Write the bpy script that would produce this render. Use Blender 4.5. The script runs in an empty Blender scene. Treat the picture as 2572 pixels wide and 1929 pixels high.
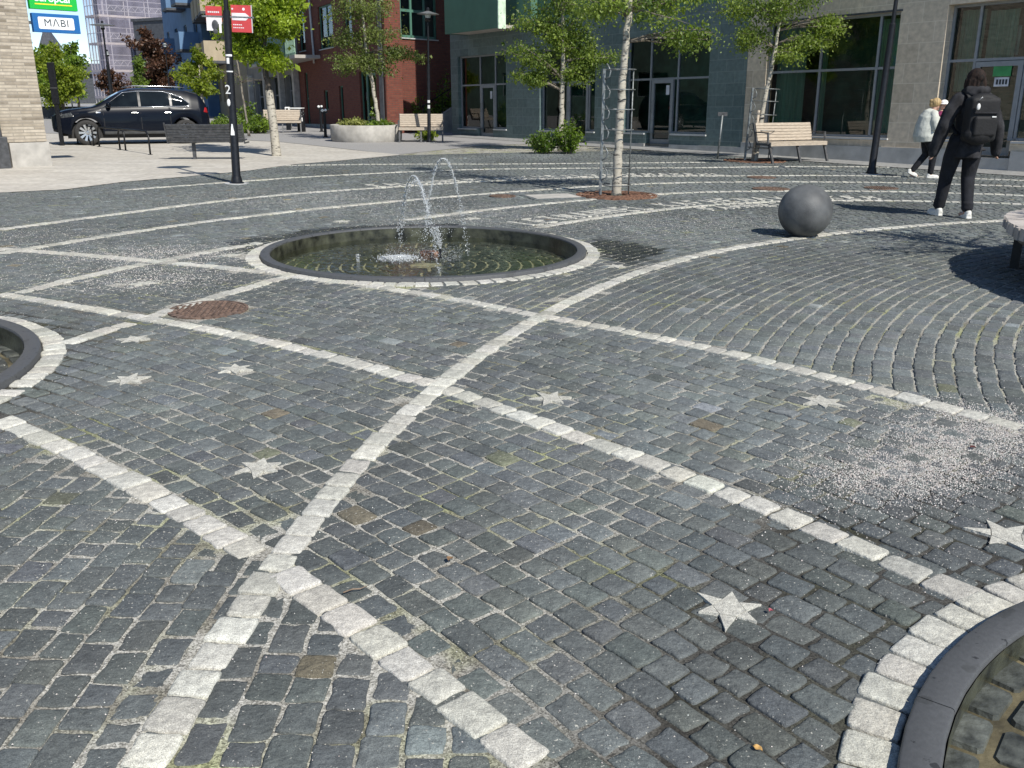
import bpy, bmesh, math, random
import numpy as np
from mathutils import Vector, Matrix, Euler, noise as mnoise
random.seed(7); rng = np.random.default_rng(11)
C = bpy.context.scene.collection
sc = bpy.context.scene
R = math.radians
PI = math.pi

# ------------------------------------------------------------------ materials
def _nt(name):
    m = bpy.data.materials.new(name); m.use_nodes = True
    nt = m.node_tree; nt.nodes.clear()
    out = nt.nodes.new('ShaderNodeOutputMaterial')
    return m, nt, out
def N(nt, t, **kw):
    n = nt.nodes.new(t)
    for k, v in kw.items():
        if k in n.inputs.keys(): n.inputs[k].default_value = v
        else: setattr(n, k, v)
    return n
def c4(c): return (c[0], c[1], c[2], 1.0)
def ramp(nt, fac, stops):
    r = nt.nodes.new('ShaderNodeValToRGB')
    el = r.color_ramp.elements
    while len(el) < len(stops): el.new(0.5)
    for e, (p, c) in zip(el, stops):
        e.position = p; e.color = c4(c) if len(c) == 3 else c
    nt.links.new(fac, r.inputs['Fac']); return r
def mat(name, col, rough=.6, metal=0., var=.12, scale=6., bump=0., bscale=60., spec=.5, attr=None, coat=0., stretch=None, col2=None):
    """plain procedural surface: base colour with two scales of noise, optional fine bump"""
    m, nt, out = _nt(name)
    b = N(nt, 'ShaderNodeBsdfPrincipled')
    b.inputs['Roughness'].default_value = rough; b.inputs['Metallic'].default_value = metal
    b.inputs['Specular IOR Level'].default_value = spec
    if coat: b.inputs['Coat Weight'].default_value = coat; b.inputs['Coat Roughness'].default_value = .03
    tc = N(nt, 'ShaderNodeTexCoord'); src = tc.outputs['Object']
    if stretch:
        mp = N(nt, 'ShaderNodeMapping'); mp.inputs['Scale'].default_value = stretch
        nt.links.new(src, mp.inputs['Vector']); src = mp.outputs['Vector']
    n1 = N(nt, 'ShaderNodeTexNoise', Scale=scale, Detail=6.); nt.links.new(src, n1.inputs['Vector'])
    lo = tuple(max(0, x*(1-var*2)) for x in col); hi = tuple(min(1, x*(1+var*2)) for x in (col2 or col))
    r = ramp(nt, n1.outputs['Fac'], [(.3, lo), (.7, hi)])
    colsock = r.outputs['Color']
    if attr:
        a = N(nt, 'ShaderNodeAttribute', attribute_name=attr)
        mx = N(nt, 'ShaderNodeMix', data_type='RGBA', blend_type='MULTIPLY'); mx.inputs['Factor'].default_value = 1.
        nt.links.new(colsock, mx.inputs['A']); nt.links.new(a.outputs['Color'], mx.inputs['B']); colsock = mx.outputs['Result']
    nt.links.new(colsock, b.inputs['Base Color'])
    if bump:
        n2 = N(nt, 'ShaderNodeTexNoise', Scale=bscale, Detail=5.); nt.links.new(src, n2.inputs['Vector'])
        bp = N(nt, 'ShaderNodeBump', Strength=bump, Distance=.01)
        nt.links.new(n2.outputs['Fac'], bp.inputs['Height']); nt.links.new(bp.outputs['Normal'], b.inputs['Normal'])
    nt.links.new(b.outputs['BSDF'], out.inputs['Surface'])
    return m
def stone_mat(name, speck_lo, speck_hi, rough=.8, bump=.5, grit=0.):
    """split stone: fine salt and pepper grain times the 'tone' of each sett"""
    m, nt, out = _nt(name)
    b = N(nt, 'ShaderNodeBsdfPrincipled')
    a = N(nt, 'ShaderNodeAttribute', attribute_name='tone')
    geo = N(nt, 'ShaderNodeNewGeometry'); P = geo.outputs['Position']
    n1 = N(nt, 'ShaderNodeTexNoise', Scale=330., Detail=3.); nt.links.new(P, n1.inputs['Vector'])
    n2 = N(nt, 'ShaderNodeTexNoise', Scale=38., Detail=6.); nt.links.new(P, n2.inputs['Vector'])
    r1 = ramp(nt, n1.outputs['Fac'], [(.35, speck_lo), (.65, speck_hi)])
    r2 = ramp(nt, n2.outputs['Fac'], [(.3, (.78,.78,.78)), (.72, (1.22,1.22,1.2))])
    m1 = N(nt, 'ShaderNodeMix', data_type='RGBA', blend_type='MULTIPLY'); m1.inputs['Factor'].default_value = 1.
    nt.links.new(r1.outputs['Color'], m1.inputs['A']); nt.links.new(r2.outputs['Color'], m1.inputs['B'])
    m2 = N(nt, 'ShaderNodeMix', data_type='RGBA', blend_type='MULTIPLY'); m2.inputs['Factor'].default_value = 1.
    nt.links.new(m1.outputs['Result'], m2.inputs['A']); nt.links.new(a.outputs['Color'], m2.inputs['B'])
    col = m2.outputs['Result']
    if grit:   # worn, paler and darker blotches with a size of their own
        n6 = N(nt, 'ShaderNodeTexNoise', Scale=5.5, Detail=7., Roughness=.7); nt.links.new(P, n6.inputs['Vector'])
        r6 = ramp(nt, n6.outputs['Fac'], [(.30, (.74,.75,.76)), (.5, (1,1,1)), (.72, (1.28,1.27,1.24))])
        m6 = N(nt, 'ShaderNodeMix', data_type='RGBA', blend_type='MULTIPLY'); m6.inputs['Factor'].default_value = 1.
        nt.links.new(col, m6.inputs['A']); nt.links.new(r6.outputs['Color'], m6.inputs['B']); col = m6.outputs['Result']
    if grit:   # pale stone dust and flecks of crushed granite lying on the setts
        n3 = N(nt, 'ShaderNodeTexNoise', Scale=120., Detail=2.); nt.links.new(P, n3.inputs['Vector'])
        n4 = N(nt, 'ShaderNodeTexNoise', Scale=.9, Detail=3.); nt.links.new(P, n4.inputs['Vector'])
        ad = N(nt, 'ShaderNodeMath', operation='MULTIPLY_ADD'); ad.inputs[1].default_value = .22
        nt.links.new(n4.outputs['Fac'], ad.inputs[0]); nt.links.new(n3.outputs['Fac'], ad.inputs[2])
        rg = ramp(nt, ad.outputs[0], [(.785, (0,0,0)), (.82, (1,1,1))])
        m3 = N(nt, 'ShaderNodeMix', data_type='RGBA'); nt.links.new(rg.outputs['Color'], m3.inputs['Factor'])
        nt.links.new(col, m3.inputs['A']); m3.inputs['B'].default_value = (.42,.41,.36,1); col = m3.outputs['Result']
    nt.links.new(col, b.inputs['Base Color'])
    # alpha of tone = wetness
    rr = N(nt, 'ShaderNodeMapRange'); rr.inputs['From Min'].default_value = 0; rr.inputs['From Max'].default_value = 1
    rr.inputs['To Min'].default_value = .22; rr.inputs['To Max'].default_value = rough
    nt.links.new(a.outputs['Alpha'], rr.inputs['Value']); nt.links.new(rr.outputs['Result'], b.inputs['Roughness'])
    b.inputs['Specular IOR Level'].default_value = .4
    n5 = N(nt, 'ShaderNodeTexNoise', Scale=75., Detail=6.); nt.links.new(P, n5.inputs['Vector'])
    bp = N(nt, 'ShaderNodeBump', Strength=bump, Distance=.012)
    nt.links.new(n5.outputs['Fac'], bp.inputs['Height']); nt.links.new(bp.outputs['Normal'], b.inputs['Normal'])
    nt.links.new(b.outputs['BSDF'], out.inputs['Surface'])
    return m
def brick_mat(name, cols, mortar, bw=.25, bh=.07, mort=.008, rough=.85, bump=.6, offs=.5, axis='XZ'):
    m, nt, out = _nt(name)
    b = N(nt, 'ShaderNodeBsdfPrincipled'); b.inputs['Roughness'].default_value = rough
    tc = N(nt, 'ShaderNodeTexCoord'); sp = N(nt, 'ShaderNodeSeparateXYZ'); cb = N(nt, 'ShaderNodeCombineXYZ')
    nt.links.new(tc.outputs['Object'], sp.inputs[0])
    ad = N(nt, 'ShaderNodeMath', operation='ADD'); nt.links.new(sp.outputs['X'], ad.inputs[0]); nt.links.new(sp.outputs['Y'], ad.inputs[1])
    nt.links.new(ad.outputs[0], cb.inputs['X']); nt.links.new(sp.outputs['Z'], cb.inputs['Y'])
    bt = N(nt, 'ShaderNodeTexBrick', offset=offs)
    bt.inputs['Color1'].default_value = (0,0,0,1); bt.inputs['Color2'].default_value = (1,1,1,1); bt.inputs['Mortar'].default_value = (.5,.5,.5,1)
    bt.inputs['Scale'].default_value = 1.; bt.inputs['Brick Width'].default_value = bw; bt.inputs['Row Height'].default_value = bh
    bt.inputs['Mortar Size'].default_value = mort; bt.inputs['Mortar Smooth'].default_value = .2
    nt.links.new(cb.outputs[0], bt.inputs['Vector'])
    stops = [(i/(len(cols)-1) if len(cols) > 1 else 0, c) for i, c in enumerate(cols)]
    r = ramp(nt, bt.outputs['Color'], stops)
    n1 = N(nt, 'ShaderNodeTexNoise', Scale=9., Detail=6.); nt.links.new(tc.outputs['Object'], n1.inputs['Vector'])
    r2 = ramp(nt, n1.outputs['Fac'], [(.3, (.8,.8,.8)), (.7, (1.15,1.15,1.15))])
    mm = N(nt, 'ShaderNodeMix', data_type='RGBA', blend_type='MULTIPLY'); mm.inputs['Factor'].default_value = 1.
    nt.links.new(r.outputs['Color'], mm.inputs['A']); nt.links.new(r2.outputs['Color'], mm.inputs['B'])
    m3 = N(nt, 'ShaderNodeMix', data_type='RGBA'); nt.links.new(bt.outputs['Fac'], m3.inputs['Factor'])
    nt.links.new(mm.outputs['Result'], m3.inputs['A']); m3.inputs['B'].default_value = c4(mortar)
    nt.links.new(m3.outputs['Result'], b.inputs['Base Color'])
    iv = N(nt, 'ShaderNodeMath', operation='SUBTRACT'); iv.inputs[0].default_value = 1.; nt.links.new(bt.outputs['Fac'], iv.inputs[1])
    n2 = N(nt, 'ShaderNodeTexNoise', Scale=50., Detail=4.); nt.links.new(tc.outputs['Object'], n2.inputs['Vector'])
    am = N(nt, 'ShaderNodeMath', operation='MULTIPLY_ADD'); am.inputs[1].default_value = .35
    nt.links.new(n2.outputs['Fac'], am.inputs[0]); nt.links.new(iv.outputs[0], am.inputs[2])
    bp = N(nt, 'ShaderNodeBump', Strength=bump, Distance=.008)
    nt.links.new(am.outputs[0], bp.inputs['Height']); nt.links.new(bp.outputs['Normal'], b.inputs['Normal'])
    nt.links.new(b.outputs['BSDF'], out.inputs['Surface'])
    return m
def glass_mat(name, tint=(.55,.68,.62), extra=.03, rough=.0):
    m, nt, out = _nt(name)
    t = N(nt, 'ShaderNodeBsdfTransparent'); t.inputs['Color'].default_value = c4(tint)
    g = N(nt, 'ShaderNodeBsdfGlossy'); g.inputs['Roughness'].default_value = rough
    f = N(nt, 'ShaderNodeFresnel'); f.inputs['IOR'].default_value = 1.5
    ad = N(nt, 'ShaderNodeMath', operation='ADD'); ad.inputs[1].default_value = extra; ad.use_clamp = True
    nt.links.new(f.outputs[0], ad.inputs[0])
    mx = N(nt, 'ShaderNodeMixShader'); nt.links.new(ad.outputs[0], mx.inputs['Fac'])
    nt.links.new(t.outputs[0], mx.inputs[1]); nt.links.new(g.outputs[0], mx.inputs[2])
    nt.links.new(mx.outputs[0], out.inputs['Surface'])
    return m
def water_mat():
    m, nt, out = _nt('fountain water')
    t = N(nt, 'ShaderNodeBsdfTransparent'); t.inputs['Color'].default_value = (.88,.90,.80,1)
    g = N(nt, 'ShaderNodeBsdfGlossy'); g.inputs['Roughness'].default_value = .04
    f = N(nt, 'ShaderNodeFresnel'); f.inputs['IOR'].default_value = 1.14
    geo = N(nt, 'ShaderNodeNewGeometry')
    n1 = N(nt, 'ShaderNodeTexNoise', Scale=11., Detail=5.); nt.links.new(geo.outputs['Position'], n1.inputs['Vector'])
    bp = N(nt, 'ShaderNodeBump', Strength=.17, Distance=.05); nt.links.new(n1.outputs['Fac'], bp.inputs['Height'])
    nt.links.new(bp.outputs['Normal'], f.inputs['Normal']); nt.links.new(bp.outputs['Normal'], g.inputs['Normal'])
    hf = N(nt, 'ShaderNodeMath', operation='MULTIPLY'); hf.inputs[1].default_value = .5; nt.links.new(f.outputs[0], hf.inputs[0])
    mx = N(nt, 'ShaderNodeMixShader'); nt.links.new(hf.outputs[0], mx.inputs['Fac'])
    nt.links.new(t.outputs[0], mx.inputs[1]); nt.links.new(g.outputs[0], mx.inputs[2])
    nt.links.new(mx.outputs[0], out.inputs['Surface'])
    return m
def leaf_mat(name, dark, light, trans=.35):
    m, nt, out = _nt(name)
    a = N(nt, 'ShaderNodeAttribute', attribute_name='tone')
    r = ramp(nt, a.outputs['Fac'], [(0., dark), (1., light)])
    d = N(nt, 'ShaderNodeBsdfPrincipled'); d.inputs['Roughness'].default_value = .45; d.inputs['Specular IOR Level'].default_value = .45
    t = N(nt, 'ShaderNodeBsdfTranslucent')
    hs = N(nt, 'ShaderNodeMix', data_type='RGBA', blend_type='MULTIPLY'); hs.inputs['Factor'].default_value = 1.
    hs.inputs['B'].default_value = (1.25, 1.35, .5, 1)
    nt.links.new(r.outputs['Color'], hs.inputs['A'])
    nt.links.new(r.outputs['Color'], d.inputs['Base Color']); nt.links.new(hs.outputs['Result'], t.inputs['Color'])
    mx = N(nt, 'ShaderNodeMixShader'); mx.inputs['Fac'].default_value = trans
    nt.links.new(d.outputs[0], mx.inputs[1]); nt.links.new(t.outputs[0], mx.inputs[2])
    nt.links.new(mx.outputs[0], out.inputs['Surface'])
    return m
def bark_mat(name, pale, dark, stretch=(8, 8, 40), thr=.62):
    m, nt, out = _nt(name)
    b = N(nt, 'ShaderNodeBsdfPrincipled'); b.inputs['Roughness'].default_value = .8
    tc = N(nt, 'ShaderNodeTexCoord'); mp = N(nt, 'ShaderNodeMapping'); mp.inputs['Scale'].default_value = stretch
    nt.links.new(tc.outputs['Object'], mp.inputs['Vector'])
    n1 = N(nt, 'ShaderNodeTexNoise', Scale=1., Detail=5., Roughness=.65); nt.links.new(mp.outputs[0], n1.inputs['Vector'])
    r = ramp(nt, n1.outputs['Fac'], [(.3, pale), (thr-.06, tuple(x*.8 for x in pale)), (thr+.04, dark)])
    nt.links.new(r.outputs['Color'], b.inputs['Base Color'])
    bp = N(nt, 'ShaderNodeBump', Strength=.5, Distance=.01); nt.links.new(n1.outputs['Fac'], bp.inputs['Height'])
    nt.links.new(bp.outputs['Normal'], b.inputs['Normal'])
    nt.links.new(b.outputs['BSDF'], out.inputs['Surface'])
    return m

# ------------------------------------------------------------------ mesh helpers
class MB:
    def __init__(s): s.v = []; s.f = []; s.mi = []
    def add(s, vs, fs, m=0, M=None):
        o = len(s.v)
        s.v += [tuple(M @ Vector(p)) if M is not None else tuple(p) for p in vs]
        s.f += [tuple(i+o for i in f) for f in fs]; s.mi += [m]*len(fs)
        return s
    def box(s, x0, x1, y0, y1, z0, z1, m=0, M=None, ch=0.):
        if ch <= 0:
            vs = [(x0,y0,z0),(x1,y0,z0),(x1,y1,z0),(x0,y1,z0),(x0,y0,z1),(x1,y0,z1),(x1,y1,z1),(x0,y1,z1)]
            return s.add(vs, [(0,3,2,1),(4,5,6,7),(0,1,5,4),(1,2,6,5),(2,3,7,6),(3,0,4,7)], m, M)
        bm = bmesh.new()
        bmesh.ops.create_cube(bm, size=1.)
        for v in bm.verts:
            v.co = Vector(((x0+x1)/2+v.co.x*(x1-x0), (y0+y1)/2+v.co.y*(y1-y0), (z0+z1)/2+v.co.z*(z1-z0)))
        bmesh.ops.bevel(bm, geom=list(bm.edges), offset=ch, segments=2, affect='EDGES', profile=.5)
        s.bm(bm, m, M); bm.free(); return s
    def bm(s, bm, m=0, M=None):
        bm.verts.index_update()
        return s.add([v.co.copy() for v in bm.verts], [tuple(v.index for v in f.verts) for f in bm.faces], m, M)
    def tube(s, pts, rad, n=8, m=0, M=None, cap=True, flat=1., ang0=0.):
        pts = [Vector(p) for p in pts]
        if not hasattr(rad, '__len__'): rad = [rad]*len(pts)
        t0 = (pts[1]-pts[0]).normalized()
        ref = Vector((0,0,1)) if abs(t0.z) < .9 else Vector((1,0,0))
        u = t0.cross(ref).normalized(); vs = []; fs = []
        for i, p in enumerate(pts):
            t = (pts[min(i+1,len(pts)-1)]-pts[max(i-1,0)]).normalized()
            u = (u - t*u.dot(t)).normalized(); w = t.cross(u)
            for k in range(n):
                a = 2*PI*k/n+ang0
                vs.append(p + (u*math.cos(a) + w*math.sin(a)*flat)*rad[i])
        L = len(pts)
        for i in range(L-1):
            for k in range(n):
                fs.append((i*n+k, i*n+(k+1)%n, (i+1)*n+(k+1)%n, (i+1)*n+k))
        if cap: fs += [tuple(range(n-1,-1,-1)), tuple((L-1)*n+k for k in range(n))]
        return s.add(vs, fs, m, M)
    def lathe(s, prof, n=32, m=0, M=None, a0=0., a1=2*PI):
        full = abs(a1-a0-2*PI) < 1e-6; K = n if full else n+1
        vs = []; fs = []
        for (r, z) in prof:
            for k in range(K):
                a = a0+(a1-a0)*k/n; vs.append((r*math.cos(a), r*math.sin(a), z))
        for i in range(len(prof)-1):
            for k in range(n):
                k2 = (k+1) % K
                fs.append((i*K+k, i*K+k2, (i+1)*K+k2, (i+1)*K+k))
        return s.add(vs, fs, m, M)
    def prism(s, poly, z0, z1, m=0, M=None):
        n = len(poly)
        vs = [(x,y,z0) for x,y in poly]+[(x,y,z1) for x,y in poly]
        fs = [tuple(range(n-1,-1,-1)), tuple(range(n,2*n))]+[(i,(i+1)%n,n+(i+1)%n,n+i) for i in range(n)]
        return s.add(vs, fs, m, M)
    def ell(s, c, r, n=12, m=0, M=None, rot=None):
        bm = bmesh.new(); bmesh.ops.create_uvsphere(bm, u_segments=n, v_segments=max(6,n*2//3), radius=1.)
        Q = Matrix.Translation(Vector(c)) @ (rot.to_matrix().to_4x4() if rot else Matrix()) @ Matrix.Diagonal((r[0],r[1],r[2],1))
        bm.transform(Q); s.bm(bm, m, M); bm.free(); return s
    def build(s, name, mats, parent=None, smooth=False, ang=None):
        me = bpy.data.meshes.new(name); me.from_pydata(s.v, [], s.f)
        if not isinstance(mats, (list, tuple)): mats = [mats]
        for q in mats: me.materials.append(q)
        if len(mats) > 1: me.polygons.foreach_set('material_index', s.mi)
        if smooth:
            me.polygons.foreach_set('use_smooth', [True]*len(me.polygons))
            if ang: me.set_sharp_from_angle(angle=R(ang))
        me.update()
        o = bpy.data.objects.new(name, me); C.objects.link(o)
        if parent: o.parent = parent
        return o
def tag(o, label=None, cat=None, group=None, kind=None):
    if label: o['label'] = label
    if cat: o['category'] = cat
    if group: o['group'] = group
    if kind: o['kind'] = kind
    return o
def thing(name, label, cat, loc=(0,0,0), rz=0., group=None, rot=None):
    o = bpy.data.objects.new(name, None); C.objects.link(o)
    o.empty_display_size = .2
    o.location = (loc[0], loc[1], loc[2] if len(loc) > 2 else 0.); o.rotation_euler = rot or (0,0,rz)
    return tag(o, label, cat, group)
def copy_tree(o, parent=None):
    c = o.copy(); C.objects.link(c); c.parent = parent
    for ch in list(o.children): copy_tree(ch, c)
    return c
def set_tone(me, per_vert):
    a = me.attributes.new('tone', 'FLOAT_COLOR', 'POINT'); a.data.foreach_set('color', np.asarray(per_vert, dtype=np.float32).ravel())
def text_mesh(name, body, size, material, parent, M, extr=.004, spacing=1., bold=0.):
    cu = bpy.data.curves.new(name, 'FONT'); cu.body = body; cu.size = size; cu.align_x = 'CENTER'; cu.align_y = 'CENTER'
    cu.extrude = extr; cu.space_character = spacing; cu.offset = bold
    ob = bpy.data.objects.new(name, cu); C.objects.link(ob)
    dg = bpy.context.evaluated_depsgraph_get()
    me = bpy.data.meshes.new_from_object(ob.evaluated_get(dg))
    bpy.data.objects.remove(ob); me.transform(M); me.materials.clear(); me.materials.append(material)
    o = bpy.data.objects.new(name, me); C.objects.link(o)
    if parent: o.parent = parent
    return o
def catmull(P, step=.05):
    P = [Vector((p[0], p[1], 0)) for p in P]; out = []
    for i in range(len(P)-1):
        p0, p1, p2, p3 = P[max(i-1,0)], P[i], P[i+1], P[min(i+2,len(P)-1)]
        n = max(2, int((p2-p1).length/step))
        for k in range(n):
            t = k/n
            out.append(.5*((2*p1)+(p2-p0)*t+(2*p0-5*p1+4*p2-p3)*t*t+(3*p1-p0-3*p2+p3)*t**3))
    out.append(P[-1]); return np.array([(p.x, p.y) for p in out])
def smooth_line(a, it):
    a = a.copy()
    for _ in range(it): a[1:-1] = .25*a[:-2]+.5*a[1:-1]+.25*a[2:]
    return a
# ------------------------------------------------------------------ world, sun, camera
SUN_AZ, SUN_EL = 125., 46.      # direction the shadows run (from +X, counter-clockwise), sun height
w = bpy.data.worlds.new("World"); sc.world = w; w.use_nodes = True
wn = w.node_tree; bg = wn.nodes['Background']
sky = wn.nodes.new('ShaderNodeTexSky'); sky.sky_type = 'NISHITA'; sky.sun_disc = False
sky.sun_elevation = R(SUN_EL); sky.sun_rotation = R(90.-(SUN_AZ+180.)); sky.altitude = 3500; sky.air_density = 1.; sky.dust_density = .05; sky.ozone_density = 1.5
wn.links.new(sky.outputs[0], bg.inputs['Color']); bg.inputs['Strength'].default_value = .125
sl = bpy.data.lights.new('sun', 'SUN'); sl.energy = 4.5; sl.angle = R(.5); sl.color = (1., .955, .87)
so = bpy.data.objects.new('sun', sl); C.objects.link(so)
Ld = Vector((math.cos(R(SUN_AZ))*math.cos(R(SUN_EL)), math.sin(R(SUN_AZ))*math.cos(R(SUN_EL)), -math.sin(R(SUN_EL))))
so.rotation_euler = Ld.to_track_quat('-Z', 'Y').to_euler(); so.location = (5,-8,20)
sc.view_settings.view_transform = 'Standard'; sc.view_settings.look = 'None'; sc.view_settings.exposure = .32; sc.view_settings.gamma = 1.
sc.cycles.max_bounces = 6; sc.cycles.transparent_max_bounces = 16; sc.cycles.caustics_reflective = False; sc.cycles.caustics_refractive = False
sc.cycles.use_denoising = True; sc.cycles.sample_clamp_indirect = 4.
cam = bpy.data.cameras.new('camera'); co = bpy.data.objects.new('camera', cam); C.objects.link(co); sc.camera = co
cam.sensor_fit = 'HORIZONTAL'; cam.sensor_width = 36.; cam.lens = 36.*2250./2572.; cam.clip_start = .05; cam.clip_end = 1500.
PITCH, ROLL, EYE = 0.31152, .004, 1.45
f0 = Vector((0, math.cos(PITCH), -math.sin(PITCH))); u0 = Vector((0, math.sin(PITCH), math.cos(PITCH))); r0 = Vector((1,0,0))
rr_ = math.cos(ROLL)*r0+math.sin(ROLL)*u0; uu_ = -math.sin(ROLL)*r0+math.cos(ROLL)*u0
co.matrix_world = Matrix(((rr_.x,uu_.x,-f0.x,0),(rr_.y,uu_.y,-f0.y,0),(rr_.z,uu_.z,-f0.z,EYE),(0,0,0,1)))

# ------------------------------------------------------------------ palette
M = {}
M['sett'] = stone_mat('dark granite setts', (.078,.0855,.0885), (.152,.163,.166), .82, .55, grit=1.)
M['white'] = stone_mat('pale granite', (.31,.30,.268), (.62,.605,.545), .85, .45)
M['black'] = mat('black painted steel', (.010,.011,.014), .4, 0., .2, 20, spec=.35)
M['darkgrey'] = mat('dark grey steel', (.060,.062,.066), .55, 0., .2, 14)
M['steel'] = mat('galvanised steel', (.20,.215,.215), .5, .5, .2, 25)
M['alu'] = mat('grey window frame', (.27,.285,.30), .45, .1, .05, 8)
M['rust'] = mat('rusty iron', (.12,.058,.036), .9, .1, .35, 25, bump=.4, bscale=90, col2=(.20,.105,.066))
M['rim'] = mat('honed dark granite', (.078,.081,.084), .6, 0., .05, 60, bump=.10, bscale=160)
def fleck(m, scale, thr, dark):
    nt = m.node_tree; b = [x for x in nt.nodes if x.type == 'BSDF_PRINCIPLED'][0]; src = b.inputs['Base Color'].links[0].from_socket
    tc = N(nt, 'ShaderNodeTexCoord'); n = N(nt, 'ShaderNodeTexNoise', Scale=scale, Detail=3.); nt.links.new(tc.outputs['Object'], n.inputs['Vector'])
    r = ramp(nt, n.outputs['Fac'], [(thr, (1,1,1)), (thr+.03, dark)]); mm = N(nt, 'ShaderNodeMix', data_type='RGBA', blend_type='MULTIPLY'); mm.inputs['Factor'].default_value = 1.
    nt.links.new(src, mm.inputs['A']); nt.links.new(r.outputs['Color'], mm.inputs['B']); nt.links.new(mm.outputs['Result'], b.inputs['Base Color'])
fleck(M['rim'], 26., .66, (.35,.35,.36)); fleck(M['rim'], 9., .62, (.78,.78,.76))
M['concrete'] = mat('pale concrete', (.41,.39,.355), .85, 0., .10, 5, bump=.2)
M['plinth'] = mat('grey plinth stone', (.42,.41,.385), .8, 0., .09, 4, bump=.15)
M['slat'] = mat('bleached timber', (.43,.365,.29), .75, 0., .16, 5, bump=.25, bscale=30, stretch=(2,2,30))
M['glass'] = glass_mat('window glass', (.58,.74,.67), .035)
M['water'] = water_mat()
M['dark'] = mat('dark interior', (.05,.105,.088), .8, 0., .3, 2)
M['curtain'] = mat('pale curtain', (.30,.42,.36), .9, 0., .12, 3, stretch=(30,30,.4))
M['soil'] = mat('soil', (.10,.075,.05), .95, 0., .3, 20, bump=.6)

# ------------------------------------------------------------------ ground sheet with three fountain pits
F1, F2, F3 = (-.85, 8.75), (-4.2, 4.43), (2.275, .96)
FR_OUT, FR_RIM, FR_IN = 1.70, 1.568, 1.478
def disc_hole_sheet(name, outer, holes, z, m):
    bm = bmesh.new(); es = []
    def loop(pts):
        vs = [bm.verts.new((x, y, z)) for x, y in pts]
        for i in range(len(vs)): es.append(bm.edges.new((vs[i], vs[(i+1) % len(vs)])))
    loop(outer)
    for (cx, cy, r) in holes: loop([(cx+r*math.cos(2*PI*k/64), cy+r*math.sin(2*PI*k/64)) for k in range(64)])
    bmesh.ops.triangle_fill(bm, use_beauty=True, edges=es)
    for f in bm.faces:
        if f.normal.z < 0: f.normal_flip()
    me = bpy.data.meshes.new(name); bm.to_mesh(me); bm.free(); me.materials.append(m)
    o = bpy.data.objects.new(name, me); C.objects.link(o); return o
# joint filling: crushed pale granite, darker where it has washed out beside the fountains
def grit_mat():
    m, nt, out = _nt('joint grit')
    b = N(nt, 'ShaderNodeBsdfPrincipled'); b.inputs['Roughness'].default_value = .95
    P = N(nt, 'ShaderNodeNewGeometry').outputs['Position']
    v = N(nt, 'ShaderNodeTexVoronoi', Scale=230.); nt.links.new(P, v.inputs['Vector'])
    n = N(nt, 'ShaderNodeTexNoise', Scale=4., Detail=6.); nt.links.new(P, n.inputs['Vector'])
    sx = N(nt, 'ShaderNodeSeparateColor'); nt.links.new(v.outputs['Color'], sx.inputs[0])
    r1 = ramp(nt, sx.outputs[0], [(.0, (.13,.125,.11)), (.35, (.30,.29,.25)), (1., (.60,.58,.52))])
    r2 = ramp(nt, n.outputs['Fac'], [(.36, (.55,.53,.50)), (.52, (1,1,1))])
    n7 = N(nt, 'ShaderNodeTexNoise', Scale=2.2, Detail=5.); nt.links.new(P, n7.inputs['Vector'])
    r7 = ramp(nt, n7.outputs['Fac'], [(.5, (1,1,1)), (.68, (.80,.86,.52))])     # moss and algae in the joints
    # distance to the wet fountain edges
    def near(cx, cy, r0_, r1_):
        d = N(nt, 'ShaderNodeVectorMath', operation='DISTANCE'); d.inputs[1].default_value = (cx, cy, -.02); nt.links.new(P, d.inputs[0])
        mr = N(nt, 'ShaderNodeMapRange'); mr.inputs['From Min'].default_value = r0_; mr.inputs['From Max'].default_value = r1_; mr.inputs['To Min'].default_value = .16
        nt.links.new(d.outputs['Value'], mr.inputs['Value']); return mr.outputs['Result']
    a1 = near(F3[0]-.15, F3[1]+.5, 1.75, 2.35); a2 = near(F2[0], F2[1], 1.8, 2.6)
    mu = N(nt, 'ShaderNodeMath', operation='MULTIPLY'); nt.links.new(a1, mu.inputs[0]); nt.links.new(a2, mu.inputs[1])
    mm = N(nt, 'ShaderNodeMix', data_type='RGBA', blend_type='MULTIPLY'); mm.inputs['Factor'].default_value = 1.
    nt.links.new(r1.outputs['Color'], mm.inputs['A']); nt.links.new(r2.outputs['Color'], mm.inputs['B'])
    m8 = N(nt, 'ShaderNodeMix', data_type='RGBA', blend_type='MULTIPLY'); m8.inputs['Factor'].default_value = 1.; nt.links.new(mm.outputs['Result'], m8.inputs['A']); nt.links.new(r7.outputs['Color'], m8.inputs['B'])
    vm = N(nt, 'ShaderNodeVectorMath', operation='SCALE'); nt.links.new(m8.outputs['Result'], vm.inputs[0]); nt.links.new(mu.outputs[0], vm.inputs['Scale'])
    nt.links.new(vm.outputs[0], b.inputs['Base Color'])
    bp = N(nt, 'ShaderNodeBump', Strength=.8, Distance=.006); nt.links.new(sx.outputs[0], bp.inputs['Height']); nt.links.new(bp.outputs['Normal'], b.inputs['Normal'])
    nt.links.new(b.outputs['BSDF'], out.inputs['Surface']); return m
M['grit'] = grit_mat()
tag(disc_hole_sheet('ground', [(-600,-60),(600,-60),(600,900),(-600,900)], [F1+(1.5,), F2+(1.5,), F3+(1.5,)], -.0075, M['grit']), kind='structure')

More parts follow.
